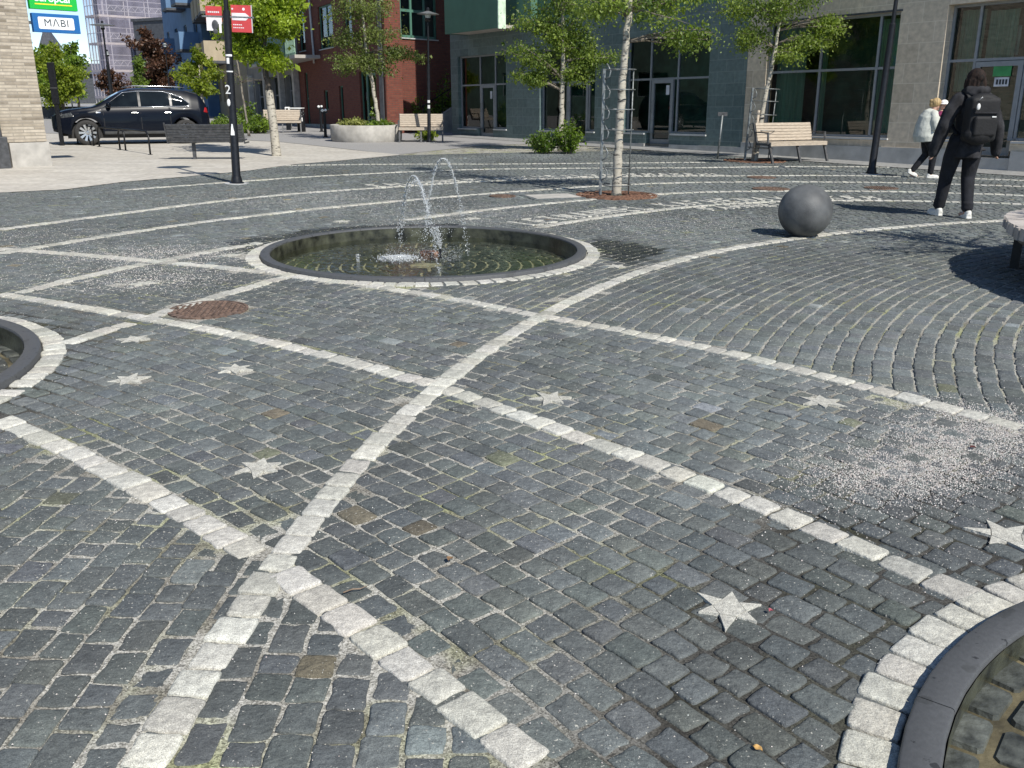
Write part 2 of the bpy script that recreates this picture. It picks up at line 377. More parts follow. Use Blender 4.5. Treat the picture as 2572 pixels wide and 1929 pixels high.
# ------------------------------------------------------------------ white lines (surveyed centre lines, metres)
LINES = {}
LINES['L1'] = [(-0.84, 1.66), (-0.831, 1.719), (-0.816, 1.959), (-0.796, 2.212), (-0.784, 2.461), (-0.757, 2.708), (-0.714, 3.031), (-0.636, 3.504), (-0.517, 3.992), (-0.419, 4.377), (-0.277, 4.836), (-0.076, 5.39), (0.169, 5.98), (0.504, 6.685), (0.948, 7.461), (1.462, 8.202), (2.079, 8.867), (2.93, 9.58), (3.579, 10.037), (4.597, 10.624), (5.493, 11.015), (6.394, 11.3)]
LINES['L2a'] = [(-2.396, 3.938), (-2.054, 3.686), (-1.741, 3.442), (-1.453, 3.203), (-1.191, 2.969), (-0.958, 2.756), (-0.752, 2.564)]
LINES['L2b'] = [(-0.744, 2.556), (-0.713, 2.524), (-0.529, 2.335), (-0.399, 2.203), (-0.28, 2.077), (-0.158, 1.941), (-0.06, 1.824), (0.029, 1.721), (0.076, 1.665)]
LINES['L3a'] = [(-3.894, 6.685), (-3.426, 6.451), (-2.969, 6.19), (-2.431, 5.896), (-1.975, 5.651), (-1.435, 5.293), (-0.947, 4.937), (-0.429, 4.494)]
LINES['L3b'] = [(-0.352, 4.432), (-0.013, 4.076), (0.299, 3.741), (0.569, 3.456), (0.818, 3.19), (1.008, 2.977), (1.126, 2.825), (1.228, 2.673), (1.318, 2.525), (1.417, 2.396), (1.468, 2.32)]
LINES['L4'] = [(-5.034, 8.777), (-3.957, 8.401), (-2.939, 7.985), (-2.003, 7.564), (-1.56, 7.329), (-1.138, 7.071), (-0.368, 6.539), (0.202, 6.021), (0.734, 5.658), (1.119, 5.31), (1.45, 4.953), (1.739, 4.628), (1.993, 4.333), (2.212, 4.056), (2.36, 3.869)]
LINES['L5'] = [(-2.742, 5.241), (-2.656, 5.556), (-2.513, 5.868), (-2.388, 6.214), (-2.267, 6.552), (-2.108, 6.961), (-1.885, 7.402)]
LINES['L6'] = [(-3.772, 6.721), (-3.745, 6.947), (-3.55, 7.489), (-3.264, 8.071), (-2.934, 8.609), (-2.607, 9.217)]
LINES['Bm1'] = [(0.33, 10.47), (0.77, 11.04), (1.4, 11.67), (1.99, 12.18), (2.55, 12.67), (3.1, 12.97), (3.67, 13.25), (4.04, 13.37), (4.73, 13.4), (5.68, 13.48), (6.72, 13.21), (7.73, 12.84)]
LINES['B0'] = [(-1.31, 11.02), (-0.82, 11.6), (-0.39, 12.1), (0.23, 12.66), (1.09, 13.31), (2.33, 14.34), (3.1, 14.58), (3.89, 14.76), (5.21, 14.81), (6.5, 14.71), (7.33, 14.45), (8.41, 14.02)]
LINES['B1'] = [(-4.88, 8.5), (-4.44, 9.48), (-4.07, 10.25), (-3.61, 11.0), (-3.01, 11.62), (-2.28, 12.57), (-1.48, 13.23), (-0.8, 13.83), (-0.1, 14.42), (0.46, 14.84), (0.92, 15.09), (1.25, 15.4), (1.77, 15.69), (2.61, 16.11), (3.87, 16.32), (5.15, 16.44), (6.15, 16.35), (7.18, 16.31), (8.11, 16.02), (9.23, 15.43)]
LINES['B2'] = [(-5.74, 10.08), (-5.4, 10.8), (-4.97, 11.56), (-4.51, 12.51), (-3.91, 13.42), (-3.19, 14.3), (-2.28, 14.91), (-1.66, 15.38), (-1.29, 15.79), (-0.92, 16.0), (-0.33, 16.43), (0.51, 16.8), (1.84, 17.35), (2.83, 17.55), (4.38, 17.57), (5.78, 17.79), (6.7, 17.86), (7.7, 17.57), (8.7, 17.24), (9.78, 16.63)]
LINES['B3'] = [(-6.17, 14.47), (-5.79, 14.94), (-5.01, 15.75), (-4.7, 16.2), (-3.97, 16.93), (-3.15, 17.52), (-2.03, 18.32), (-0.85, 18.97), (0.34, 19.18), (2.06, 19.49), (3.14, 19.49), (4.41, 19.71), (5.35, 19.99), (6.52, 20.15), (8.61, 20.0), (9.81, 19.5), (11.1, 18.94)]
LINES['B4'] = [(-4.9, 19.79), (-3.6, 20.12), (-2.25, 20.39), (-0.66, 20.38), (0.89, 20.68), (2.2, 20.9), (3.39, 21.11), (4.49, 21.29)]
RING_P = {k: [(fx+1.638*math.cos(2*PI*i/200), fy+1.638*math.sin(2*PI*i/200)) for i in range(201)] for k, (fx, fy) in (('r1',F1),('r2',F2),('r3',F3))}
order = ['r1','r2','r3','L1','L2a','L2b','L3a','L3b','L4','L5','L6','Bm1','B0','B1','B2','B3','B4']
WL = {}
for k in order:
    if k in RING_P: WL[k] = np.array(RING_P[k]); continue
    a = catmull(LINES[k], .05); WL[k] = smooth_line(a, 140 if k[0] == 'L' else 500)
# light paving of the square's left side, surveyed outline
LIGHT = [(-8.996, 13.825), (-7.874, 13.985), (-7.113, 14.506), (-6.737, 15.833), (-6.034, 16.905), (-5.294, 18.32), (-4.775, 20.086), (-3.961, 21.395), (-2.834, 23.52), (-4.155, 25.156), (-5.944, 27.666), (-7.485, 29.705), (-8.752, 30.667), (-9.916, 31.709), (-14.486, 34.173), (-18.15, 35.631), (-23.876, 35.062)]
def in_poly(x, y, poly):
    ins = np.zeros(x.shape, bool); n = len(poly)
    for i in range(n):
        x1, y1 = poly[i]; x2, y2 = poly[(i+1) % n]
        c = ((y1 > y) != (y2 > y)) & (x < (x2-x1)*(y-y1)/((y2-y1) if y2 != y1 else 1e-9)+x1)
        ins ^= c
    return ins
P0 = (6.402, 24.272); FAZ = 126.5
fd = (math.cos(R(FAZ)), math.sin(R(FAZ))); fn = (-fd[1], fd[0])
def visible(x, y):
    ok = (np.abs(x) < .60*y+1.3) & (y > 1.0) & (y < 29.)
    ok &= ((x-P0[0])*fn[0]+(y-P0[1])*fn[1]) > .1
    return ok
def nearest_line_dist(x, y, keys, rad=.6):
    best = np.full(x.shape, 9.)
    for k in keys:
        L = WL[k][::2]
        for i in range(0, len(L), 400):
            seg = L[i:i+400]
            lo = seg.min(0)-rad; hi = seg.max(0)+rad
            s = np.where((x > lo[0]) & (x < hi[0]) & (y > lo[1]) & (y < hi[1]))[0]
            if len(s) == 0: continue
            for j in range(0, len(s), 3000):
                q = s[j:j+3000]
                d = np.sqrt((x[q][:,None]-seg[None,:,0])**2+(y[q][:,None]-seg[None,:,1])**2).min(1)
                best[q] = np.minimum(best[q], d)
    return best

# ---- geometry of many setts at once.  Q: (n,4,2) corners, z: (n,), tone (n,4)
def sett_mesh(name, Q, z, tone, lod, m, chamf=.0055, skirt=.05, dome=.0018):
    n = len(Q); cen = Q.mean(1)
    tilt = rng.normal(0, .011, (n,2))
    if lod == 0:
        k = rng.uniform(.07,.17,(n,4,1))
        nxt = np.roll(Q, -1, 1); prv = np.roll(Q, 1, 1)
        a = Q+(prv-Q)*k; b = Q+(nxt-Q)*k
        mid = (Q+nxt)/2 + rng.normal(0,.0022,(n,4,2))
        out = np.stack([a, Q*.62+.19*a/1+.19*b, b, mid], 2).reshape(n,16,2)
        out = out + rng.normal(0,.0011,out.shape)
        K = 16
        d = out-cen[:,None,:]; ln = np.linalg.norm(d,axis=2,keepdims=True)
        r1 = cen[:,None,:]+d*(1-chamf*.55/ln); r2 = cen[:,None,:]+d*(1-chamf*1.7/ln)
        r3 = cen[:,None,:]+d*.5
        def zz(p, dz): return (z[:,None]+((p-cen[:,None,:])*tilt[:,None,:]).sum(2)+dz)[...,None]
        rough_ = lambda s_: rng.normal(0,s_,(n,K))
        rings = [np.concatenate([out, zz(out,-skirt)],2), np.concatenate([out, zz(out,-chamf)+rough_(.0012)[...,None]],2),
                 np.concatenate([r1, zz(r1,-chamf*.25)+rough_(.001)[...,None]],2), np.concatenate([r2, zz(r2,0)+rough_(.0008)[...,None]],2),
                 np.concatenate([r3, zz(r3,dome)+rough_(.0009)[...,None]],2)]
        cz = np.concatenate([cen, (z+dome*1.2)[:,None]],1)[:,None,:]
        V = np.concatenate(rings+[cz],1); per = V.shape[1]
        fs = []
        for r in range(4):
            for j in range(K): fs.append((r*K+j, r*K+(j+1)%K, (r+1)*K+(j+1)%K, (r+1)*K+j))
        tr = [(4*K+j, 4*K+(j+1)%K, 5*K) for j in range(K)]
        off = (np.arange(n)*per)[:,None,None]
        F4 = (np.array(fs)[None]+off).reshape(-1,4).tolist(); F3_ = (np.array(tr)[None]+off).reshape(-1,3).tolist()
        faces = F4+F3_
    else:
        d = Q-cen[:,None,:]; ln = np.linalg.norm(d,axis=2,keepdims=True)
        top = cen[:,None,:]+d*(1-chamf*1.6/ln)
        def zz(p, dz): return (z[:,None]+((p-cen[:,None,:])*tilt[:,None,:]).sum(2)+dz)[...,None]
        V = np.concatenate([np.concatenate([Q, zz(Q,-.02)],2), np.concatenate([top, zz(top,0)],2)],1); per = 8
        fs = [(4,5,6,7)]+[(j,(j+1)%4,4+(j+1)%4,4+j) for j in range(4)]
        off = (np.arange(n)*per)[:,None,None]
        faces = (np.array(fs)[None]+off).reshape(-1,4).tolist()
    me = bpy.data.meshes.new(name); me.from_pydata(V.reshape(-1,3).tolist(), [], faces); me.materials.append(m)
    set_tone(me, np.repeat(tone[:,None,:], per, 1))
    if lod == 0: me.polygons.foreach_set('use_smooth', [True]*len(me.polygons))
    me.update(); o = bpy.data.objects.new(name, me); C.objects.link(o); return tag(o, kind='structure')

def polar_setts(c, r0, r1, t0, t1, pitch, lmin, lmax, joint):
    """rows of setts on circles round c; returns corner arrays"""
    A = []
    k = 0; r = r0
    while r < r1:
        p = pitch*(1+rng.normal(0,.03)); m = int((t1-t0)*r/lmin)+2
        ln = rng.uniform(lmin, lmax, m); th = t0+rng.uniform(0,lmax)/r+np.cumsum(ln)/r
        ta = th[:-1]; tb = th[1:]; ok = tb < t1; ta, tb = ta[ok], tb[ok]
        A.append(np.stack([np.full(len(ta), r), np.full(len(ta), r+p), ta, tb],1)); r += p
    A = np.concatenate(A)
    n = len(A); j = joint*rng.uniform(.45,1.25,(n,4))/2
    ra = A[:,0]+j[:,0]; rb = A[:,1]-j[:,1]; ta = A[:,2]+j[:,2]/A[:,0]; tb = A[:,3]-j[:,3]/A[:,0]
    Q = np.empty((n,4,2)); dr = rng.normal(0,.0035,(n,4)); dt = rng.normal(0,.0035,(n,4))
    for i, (rx, tx) in enumerate(((ra,ta),(rb,ta),(rb,tb),(ra,tb))):
        rx = rx+dr[:,i]; tx = tx+dt[:,i]/A[:,0]
        Q[:,i,0] = c[0]+rx*np.cos(tx); Q[:,i,1] = c[1]+rx*np.sin(tx)
    return Q[:, ::-1]     # counter-clockwise seen from above
CA, CBc = (9.1, 1.9), (-9., -5.6)
QA = polar_setts(CA, 3.5, 24.5, R(55), R(205), .106, .085, .165, .012)
QB = polar_setts(CBc, 11.0, 15.2, R(20), R(80), .106, .09, .15, .0135)
def fam2(x, y):
    r1 = np.hypot(x-CA[0], y-CA[1]); r2 = np.hypot(x-CBc[0], y-CBc[1])
    return (r2 < 14.9) & ((r2 > 11.6) | ((r1 < 9.88) & (r2 > 11.6)))
def keep(Q, want2):
    cx, cy = Q[:,:,0].mean(1), Q[:,:,1].mean(1)
    ok = visible(cx, cy) & (fam2(cx, cy) == want2) & ~in_poly(cx, cy, LIGHT)
    for (fx, fy) in (F1,F2,F3): ok &= np.hypot(cx-fx, cy-fy) > 1.655
    return Q[ok]
Q = np.concatenate([keep(QA, False), keep(QB, True)])
cx, cy = Q[:,:,0].mean(1), Q[:,:,1].mean(1)
dl = nearest_line_dist(cx, cy, order)
ok = dl > .030
STAR_P = np.array([(0.648, 2.331), (1.721, 2.806), (-1.031, 3.378), (0.197, 4.273), (1.55, 4.235), (-1.535, 4.753), (-2.046, 4.556), (-2.349, 5.38), (-0.829, 7.129), (0.921, 7.947), (-2.968, 7.102), (-2.664, 8.45), (-2.069, 10.866), (-0.491, 11.171)])
ds = np.sqrt((cx[:,None]-STAR_P[None,:,0])**2+(cy[:,None]-STAR_P[None,:,1])**2).min(1)
ok &= ds > .045
# holes for covers and grates
COVERS = [((-2.154, 6.201), .28), ((1.585, 13.939), .62), ((5.721, 21.819), .75)]
for (p, r) in COVERS: ok &= np.hypot(cx-p[0], cy-p[1]) > r+.02
Q = Q[ok]; cx, cy = cx[ok], cy[ok]; n = len(Q); dl, ds = dl[ok], ds[ok]
g = rng.normal(1,.10,n)
big = np.array([mnoise.noise(Vector((x*.45, y*.45, 3.))) for x, y in zip(cx, cy)])
tone = np.ones((n,4)); big2 = np.array([mnoise.noise(Vector((x*.9, y*.35, 13.))) for x, y in zip(cx, cy)]); tone[:,:3] = (g*(1+.30*big+.25*big2))[:,None]
tone[:,0] *= 1+rng.normal(0,.015,n); tone[:,2] *= 1+rng.normal(-.01,.03,n); tone[:,1] *= 1.02+rng.normal(0,.012,n)
br = rng.random(n) < .003; tone[br,:3] *= np.array([1.35,1.08,.80])      # a few brown stones
ol = rng.random(n) < .003; tone[ol,:3] *= np.array([1.25,1.2,.85])
pl = rng.random(n) < .006; tone[pl,:3] *= 1.7
# splashed, wet setts: right of and behind the round fountain, round the other two rims
wn_ = np.array([mnoise.noise(Vector((x*2.2, y*2.2, 9.)))*.35+mnoise.noise(Vector((x*7, y*7, 4.)))*.25 for x, y in zip(cx, cy)])
wet = np.exp(-(((cx-1.05)/.42)**2+((cy-8.85)/.62)**2))*1.25
wet = np.maximum(wet, np.exp(-((np.hypot(cx-F1[0], cy-F1[1])-1.72)/.32)**2)*((cy > F1[1]-.1) & (cx < F1[0]+.2))*1.05)
wet = np.maximum(wet, np.exp(-(((cx+2.55)/.35)**2+((cy-9.3)/.6)**2)))
wet = np.clip((wet*1.1+wn_-.40)*3.5, 0, 1)
tone[:,:3] *= (1-.66*wet)[:,None]; tone[:,3] = 1-wet
# the stones beside the right-hand basin are bare and darker
bare = np.exp(-((np.hypot(cx-F3[0]+.1, cy-F3[1]-.35)-1.75)/.55)**2)
tone[:,:3] *= (1-.22*bare)[:,None]
z = rng.normal(0,.0016,n); z -= .0055*(dl < .125)+.0040*(ds < .19)
dist = np.hypot(cx, cy)
lo = dist < 6.2
sett_mesh('dark_sett_paving', Q[lo], z[lo], tone[lo], 0, M['sett'])
sett_mesh('dark_sett_paving_far', Q[~lo], z[~lo], tone[~lo], 1, M['sett'], chamf=.008)
print('setts', n, lo.sum())

# ---- pale setts of the lines
PQ, PZ = [], []; placed = np.zeros((0,2))
for k in order:
    L = WL[k]; s = np.concatenate([[0], np.cumsum(np.hypot(*np.diff(L,axis=0).T))])
    ring = k[0] == 'r'; wd = .128 if ring else .112
    pos = 0.; cur = []
    while pos < s[-1]-.08:
        ln = rng.uniform(.11,.165) if not ring else rng.uniform(.105,.15)
        a, b = pos+.0055, min(pos+ln-.0055, s[-1])
        pa = np.array([np.interp(a,s,L[:,0]), np.interp(a,s,L[:,1])]); pb = np.array([np.interp(b,s,L[:,0]), np.interp(b,s,L[:,1])])
        pos += ln
        c_ = (pa+pb)/2
        if not (abs(c_[0]) < .62*c_[1]+1.6 and c_[1] > .9): continue
        if (c_[0]-P0[0])*fn[0]+(c_[1]-P0[1])*fn[1] < .1: continue
        if not ring and min(np.hypot(c_[0]-f[0], c_[1]-f[1]) for f in (F1,F2,F3)) < 1.735: pos -= ln-.015; continue
        if len(placed) and np.hypot(placed[:,0]-c_[0], placed[:,1]-c_[1]).min() < .086: pos -= ln-.015; continue
        if any(np.hypot(c_[0]-p[0], c_[1]-p[1]) < r-.06 for p, r in COVERS): continue
        t = (pb-pa)/np.linalg.norm(pb-pa); nn = np.array([-t[1], t[0]])
        h = wd/2*rng.uniform(.92,1.06); o_ = nn*rng.normal(0,.0025)
        q = np.array([pa-nn*h, pb-nn*h, pb+nn*h, pa+nn*h])+o_+rng.normal(0,.0022,(4,2))
        PQ.append(q); PZ.append(.004+rng.normal(0,.0018)); cur.append(c_)
    if cur: placed = np.concatenate([placed, np.array(cur)])
PQ = np.array(PQ); PZ = np.array(PZ); n = len(PQ)
tone = np.ones((n,4)); tone[:,:3] = rng.normal(1,.095,n)[:,None]; tone[:,2] *= rng.normal(.99,.018,n); tone[:,0] *= rng.normal(1,.012,n)
d = np.hypot(PQ[:,:,0].mean(1), PQ[:,:,1].mean(1)); lo = d < 6.2
sett_mesh('pale_sett_lines', PQ[lo], PZ[lo], tone[lo], 0, M['white'], chamf=.006)
sett_mesh('pale_sett_lines_far', PQ[~lo], PZ[~lo], tone[~lo], 1, M['white'])

# ---- letters laid in pale stone strips along three of the arcs (too worn and too flat to spell out: same strokes, same size)
STRK = {'L':[(0,1,0,0),(0,0,.6,0)],'E':[(0,0,0,1),(0,0,.6,0),(0,.5,.5,.5),(0,1,.6,1)],'T':[(.3,0,.3,1),(0,1,.6,1)],'N':[(0,0,0,1),(0,1,.6,0),(.6,0,.6,1)],
        'A':[(0,0,.3,1),(.3,1,.6,0),(.15,.45,.45,.45)],'M':[(0,0,0,1),(0,1,.3,.4),(.3,.4,.6,1),(.6,1,.6,0)],'I':[(.3,0,.3,1)],'H':[(0,0,0,1),(.6,0,.6,1),(0,.5,.6,.5)],
        'V':[(0,1,.3,0),(.3,0,.6,1)],'K':[(0,0,0,1),(0,.5,.6,1),(0,.5,.6,0)],'F':[(0,0,0,1),(0,1,.6,1),(0,.5,.5,.5)],' ':[]}
LQ = []
def letters(key, s0, text, hgt, gap, side, adv):
    L = WL[key]; s = np.concatenate([[0], np.cumsum(np.hypot(*np.diff(L,axis=0).T))])
    for i, chh in enumerate(text):
        a = s0+i*adv
        if a+hgt > s[-1]: break
        p = np.array([np.interp(a,s,L[:,0]), np.interp(a,s,L[:,1])]); p2 = np.array([np.interp(a+.1,s,L[:,0]), np.interp(a+.1,s,L[:,1])])
        t = (p2-p)/np.linalg.norm(p2-p); nn = np.array([-t[1],t[0]])*side
        for (x1,y1,x2,y2) in STRK[chh]:
            A_ = p+t*x1*adv*.95+nn*(gap+y1*hgt); B_ = p+t*x2*adv*.95+nn*(gap+y2*hgt)
            v = (B_-A_)/max(1e-6,np.linalg.norm(B_-A_)); m_ = np.array([-v[1],v[0]])*.027
            k = max(1, int(np.linalg.norm(B_-A_)/.13))
            for j in range(k):
                u1, u2 = A_+(B_-A_)*j/k+v*.002, A_+(B_-A_)*(j+1)/k-v*.002
                LQ.append(np.array([u1-m_,u2-m_,u2+m_,u1+m_])+rng.normal(0,.002,(4,2)))
letters('Bm1', .05, 'LETMANNEL KAFHENAVILKEM', .42, .14, 1, .27)
letters('Bm1', 2.9, 'FAMNELT', .30, -.47, 1, .27)
letters('B2', 6.2, 'EALMHNEMTAHKNEILVANEMAKEHL', .42, .14, 1, .27)
LQ = np.array(LQ); tn = np.ones((len(LQ),4)); tn[:,:3] = rng.normal(1,.06,len(LQ))[:,None]
sett_mesh('pale_stone_lettering', LQ, .006+rng.normal(0,.0015,len(LQ)), tn, 1, M['white'], chamf=.004)

# ---- light slab paving on the left, strip along the shop fronts, street behind
def flat_poly(name, pts, zz, m):
    bm = bmesh.new(); vs = [bm.verts.new((x,y,zz)) for x,y in pts]; f = bm.faces.new(vs)
    bmesh.ops.triangulate(bm, faces=[f])
    for f in bm.faces:
        if f.normal.z < 0: f.normal_flip()
    me = bpy.data.meshes.new(name); bm.to_mesh(me); bm.free(); me.materials.append(m)
    o = bpy.data.objects.new(name, me); C.objects.link(o); return tag(o, kind='structure')
def slab_mat(name, a, b_, mort, bw, bh):
    m = brick_mat(name, [a, b_], mort, bw, bh, .006, .85, .15)
    # brick pattern in the ground plane
    nt = m.node_tree
    cbn = [x for x in nt.nodes if x.type == 'COMBXYZ'][0]; sp = [x for x in nt.nodes if x.type == 'SEPXYZ'][0]
    nt.links.new(sp.outputs['X'], cbn.inputs['X']); nt.links.new(sp.outputs['Y'], cbn.inputs['Y']); return m
M['slab'] = slab_mat('pale concrete slabs', (.44,.41,.36), (.525,.495,.44), (.36,.335,.30), .7, .35)
M['strip'] = slab_mat('grey paving strip', (.24,.24,.235), (.31,.31,.30), (.15,.15,.15), .35, .14)
M['street'] = mat('grey street setts', (.30,.292,.285), .85, 0., .16, 30, bump=.5, bscale=22)
M['asphalt'] = mat('dark street setts', (.10,.105,.11), .85, 0., .2, 24, bump=.5, bscale=20)
smooth_light = LIGHT
flat_poly('light_pavement', smooth_light, .004, M['slab'])
flat_poly('street', [(-25.53, 35.273), (-18.334, 35.997), (-14.627, 34.509), (-10.005, 31.999), (-8.828, 30.939), (-7.549, 29.96), (-5.99, 27.887), (-4.185, 25.34), (-2.945, 23.675)] + [(-1.0,28.0),(1.2,29.9),(-5.,45.),(-12.,58.),(-30.,95.),(-60.,140.),(-160.,140.),(-60.,40.)], 0., M['street'])
def fpt(u, y): return (P0[0]+fd[0]*u+fn[0]*y, P0[1]+fd[1]*u+fn[1]*y)
flat_poly('shopfront_pavement', [fpt(-16,-.2), fpt(-16,1.15), fpt(16.2,1.15), fpt(16.2,-.2)], .010, M['strip'])
# ------------------------------------------------------------------ fountains
def ring_segments(mb, r0, r1, z0, z1, nseg, gap, m=0, arc=10):
    for s in range(nseg):
        a0, a1 = 2*PI*s/nseg+gap, 2*PI*(s+1)/nseg-gap; ch = .008
        prof = [(r1, z0), (r1, z1-ch), (r1-ch*.4, z1-ch*.3), (r1-ch, z1), (r0+ch, z1), (r0+ch*.4, z1-ch*.3), (r0, z1-ch), (r0, z0)]
        vs = []; K = len(prof)
        for j in range(arc+1):
            a = a0+(a1-a0)*j/arc
            vs += [(r*math.cos(a), r*math.sin(a), z) for r, z in prof]
        fs = [(j*K+i, j*K+i+1, (j+1)*K+i+1, (j+1)*K+i) for j in range(arc) for i in range(K-1)]
        fs += [tuple(range(K)), tuple(arc*K+i for i in range(K-1,-1,-1))]
        mb.add(vs, fs, m)
M['basin'] = mat('mossy joint mortar', (.42,.39,.28), .7, 0., .25, 14, bump=.3)
M['wetwall'] = mat('wet mossy inner wall', (.022,.024,.018), .3, 0., .4, 9, bump=.4, col2=(.05,.052,.035))
M['silt'] = mat('olive silt', (.115,.098,.055), .6, 0., .3, 12, bump=.4)
M['basinsett'] = mat('wet basin setts', (.075,.08,.07), .35, 0., .3, 18, bump=.5, bscale=60, attr='tone')
def foam_mat():
    m, nt, out = _nt('splashing water')
    b = N(nt, 'ShaderNodeBsdfPrincipled'); b.inputs['Base Color'].default_value = (.86,.90,.92,1); b.inputs['Roughness'].default_value = .08
    b.inputs['Transmission Weight'].default_value = .45; b.inputs['IOR'].default_value = 1.33
    nt.links.new(b.outputs[0], out.inputs['Surface']); return m
M['foam'] = foam_mat()
def drops(pts, rad):
    """many small water drops (octahedra rounded by smooth shading) in one mesh"""
    base = np.array([(1,0,0),(-1,0,0),(0,1,0),(0,-1,0),(0,0,1.25),(0,0,-1.25)]); fc = [(0,2,4),(2,1,4),(1,3,4),(3,0,4),(2,0,5),(1,2,5),(3,1,5),(0,3,5)]
    pts = np.asarray(pts); rad = np.asarray(rad); n = len(pts)
    V = pts[:,None,:]+base[None]*rad[:,None,None]
    F = (np.array(fc)[None]+(np.arange(n)*6)[:,None,None]).reshape(-1,3)
    return V.reshape(-1,3), F
def fountain(c, label, floor_z, water_z, bed='basin'):
    t = thing('fountain', label, 'fountain', (c[0], c[1], 0), rng.uniform(0,.5), 'round sunken fountains in the paving')
    mb = MB(); ring_segments(mb, FR_IN, FR_RIM, -.30, .034, 8, .0014); mb.build('rim', M['rim'], t, True, 30)
    mb = MB(); mb.lathe([(FR_IN-.004,-.3),(FR_IN-.004,.018)], 96); mb.build('inner_wall', M['wetwall'], t, True)
    mb = MB(); mb.lathe([(0,floor_z),(FR_IN+.02,floor_z),(FR_IN+.02,floor_z+.03)], 64); mb.lathe([(FR_IN+.02,floor_z-.3),(FR_IN+.02,-.02)], 64); mb.build('basin_bed', M[bed], t)
    mb = MB(); tn = []
    r = .16
    while r < FR_IN-.06:
        n = max(5, int(2*PI*r/.155)); a = rng.uniform(0,1)
        for k in range(n):
            a0, a1 = a+2*PI*k/n+.012/r, a+2*PI*(k+1)/n-.012/r; p0, p1 = r+.011, r+.099; e = .012
            o = [(p0,a0+e/r),(p0,a1-e/r),(p0+e,a1),(p1-e,a1),(p1,a1-e/r),(p1,a0+e/r),(p1-e,a0),(p0+e,a0)]
            zt = floor_z+.014+rng.normal(0,.003)
            vs = [(q*math.cos(b), q*math.sin(b), zt-.016) for q, b in o]+[((q*.94+(p0+p1)*.03)*math.cos(b*.94+(a0+a1)*.03), (q*.94+(p0+p1)*.03)*math.sin(b*.94+(a0+a1)*.03), zt) for q, b in o]
            mb.add(vs, [tuple(range(8,16))[::-1]]+[(i,(i+1)%8,8+(i+1)%8,8+i) for i in range(8)])
            tn += [tuple([max(.5, rng.normal(1,.2))]*3)+(1.,)]*16
        r += .112
    o = mb.build('basin_setts', M['basinsett'], t, True, 40); set_tone(o.data, tn)
    bmn = o.data
    if water_z is not None:
        mb = MB(); mb.lathe([(.0,water_z),(.5,water_z),(1.,water_z),(FR_IN-.005,water_z)], 64); mb.build('water', M['water'], t)
    return t
ft1 = fountain(F1, 'round sunken fountain with leaping water jets', -.15, -.085)
ft2 = fountain(F2, 'round sunken fountain basin at the left edge of the picture', -.12, None, 'silt')
ft3 = fountain(F3, 'round sunken fountain basin in the near bottom right corner', -.062, None, 'silt')
for ft in (ft1,): pass
# water jets of the round fountain; local axes = world axes turned by the fountain's angle
inv = Matrix.Rotation(-ft1.rotation_euler.z, 4, 'Z') @ Matrix.Translation(Vector((-F1[0], -F1[1], 0)))
def jet_arc(a, apex, b, name='water_jet', n=230, jit=.012, r0=.0034, r1=.0078, solid=True):
    a, apex, b = Vector(a), Vector(apex), Vector(b)
    pts, rad = [], []
    def pos(s):   # s in -1..1, parabola through a, apex, b
        e = a if s < 0 else b; q = abs(s)
        p = apex.lerp(e, q); p.z = apex.z-(apex.z-e.z)*q*q; return p
    for i in range(n):
        s = rng.uniform(-1,1); p = pos(s); spread = jit*(.25+abs(s)*1.1)
        pts.append((p.x+rng.normal(0,spread), p.y+rng.normal(0,spread), p.z+rng.normal(0,spread))); rad.append(rng.uniform(r0,r1))
    V, F = drops(pts, rad); mb = MB(); mb.add([inv @ Vector(v) for v in V], [tuple(f) for f in F])
    if solid:
        st = [inv @ (pos(-.72+1.36*i/26.)+Vector((rng.normal(0,.003),rng.normal(0,.003),rng.normal(0,.003)))) for i in range(27)]
        mb.tube(st, [.0048*(1-.55*abs(-.72+1.36*i/26.))+.0022*abs(math.sin(i*1.7)) for i in range(27)], 6)
    mb.build(name, M['foam'], ft1, True)
WZ = -.085
A1 = (-0.651, 8.55, 0.889); A2 = (-0.897, 8.35, 0.745)
jet_arc((-0.855, 8.7, 0.124), A1, (-0.437, 8.803, -0.05), n=800, r0=.0024, r1=.0060)
jet_arc((-1.18, 9.341, -0.05), A2, (-0.629, 7.522, 0.03), n=700, r0=.0024, r1=.0060)
jet_arc((-1.134, 8.9, 0.131), (-0.927, 8.8, 0.663), (-0.797, 8.7, 0.277), n=170, jit=.02, solid=False)
# upright foaming nozzle, spray and foam patch
pts, rad = [], []
Nz = (-0.72, 8.9, 0.133)
for i in range(420):
    h = rng.uniform(0,1); s = .006+.028*h; pts.append((Nz[0]-.05*h+rng.normal(0,s), Nz[1]+rng.normal(0,s), -.0+.21*h)); rad.append(rng.uniform(.003,.007))
V, F = drops(pts, rad); mb = MB(); mb.add([inv @ Vector(v) for v in V], [tuple(f) for f in F]); mb.build('bubbling_jet', M['foam'], ft1, True)
mb = MB(); mb.tube([inv @ Vector((Nz[0],Nz[1],-.1)), inv @ Vector((Nz[0],Nz[1],-.0))], .012, 10); mb.build('nozzle', M['black'], ft1)
pts, rad = [], []
for i in range(620):
    q = rng.uniform(0,1)
    c_ = np.array((-0.813, 8.7, 0.429)); pts.append((c_[0]+rng.normal(0,.14), c_[1]+rng.normal(0,.14), abs(c_[2]+rng.normal(-.05,.17)))); rad.append(rng.uniform(.0016,.0042))
Fo = (-1.128, 8.81)
for i in range(1300):
    a = rng.uniform(0,2*PI); q = abs(rng.normal(0,1)); pts.append((Fo[0]+.105*q*math.cos(a), Fo[1]+.10*q*math.sin(a), -.085+rng.uniform(0,.03)*max(.15,1-q*.5))); rad.append(rng.uniform(.003,.008))
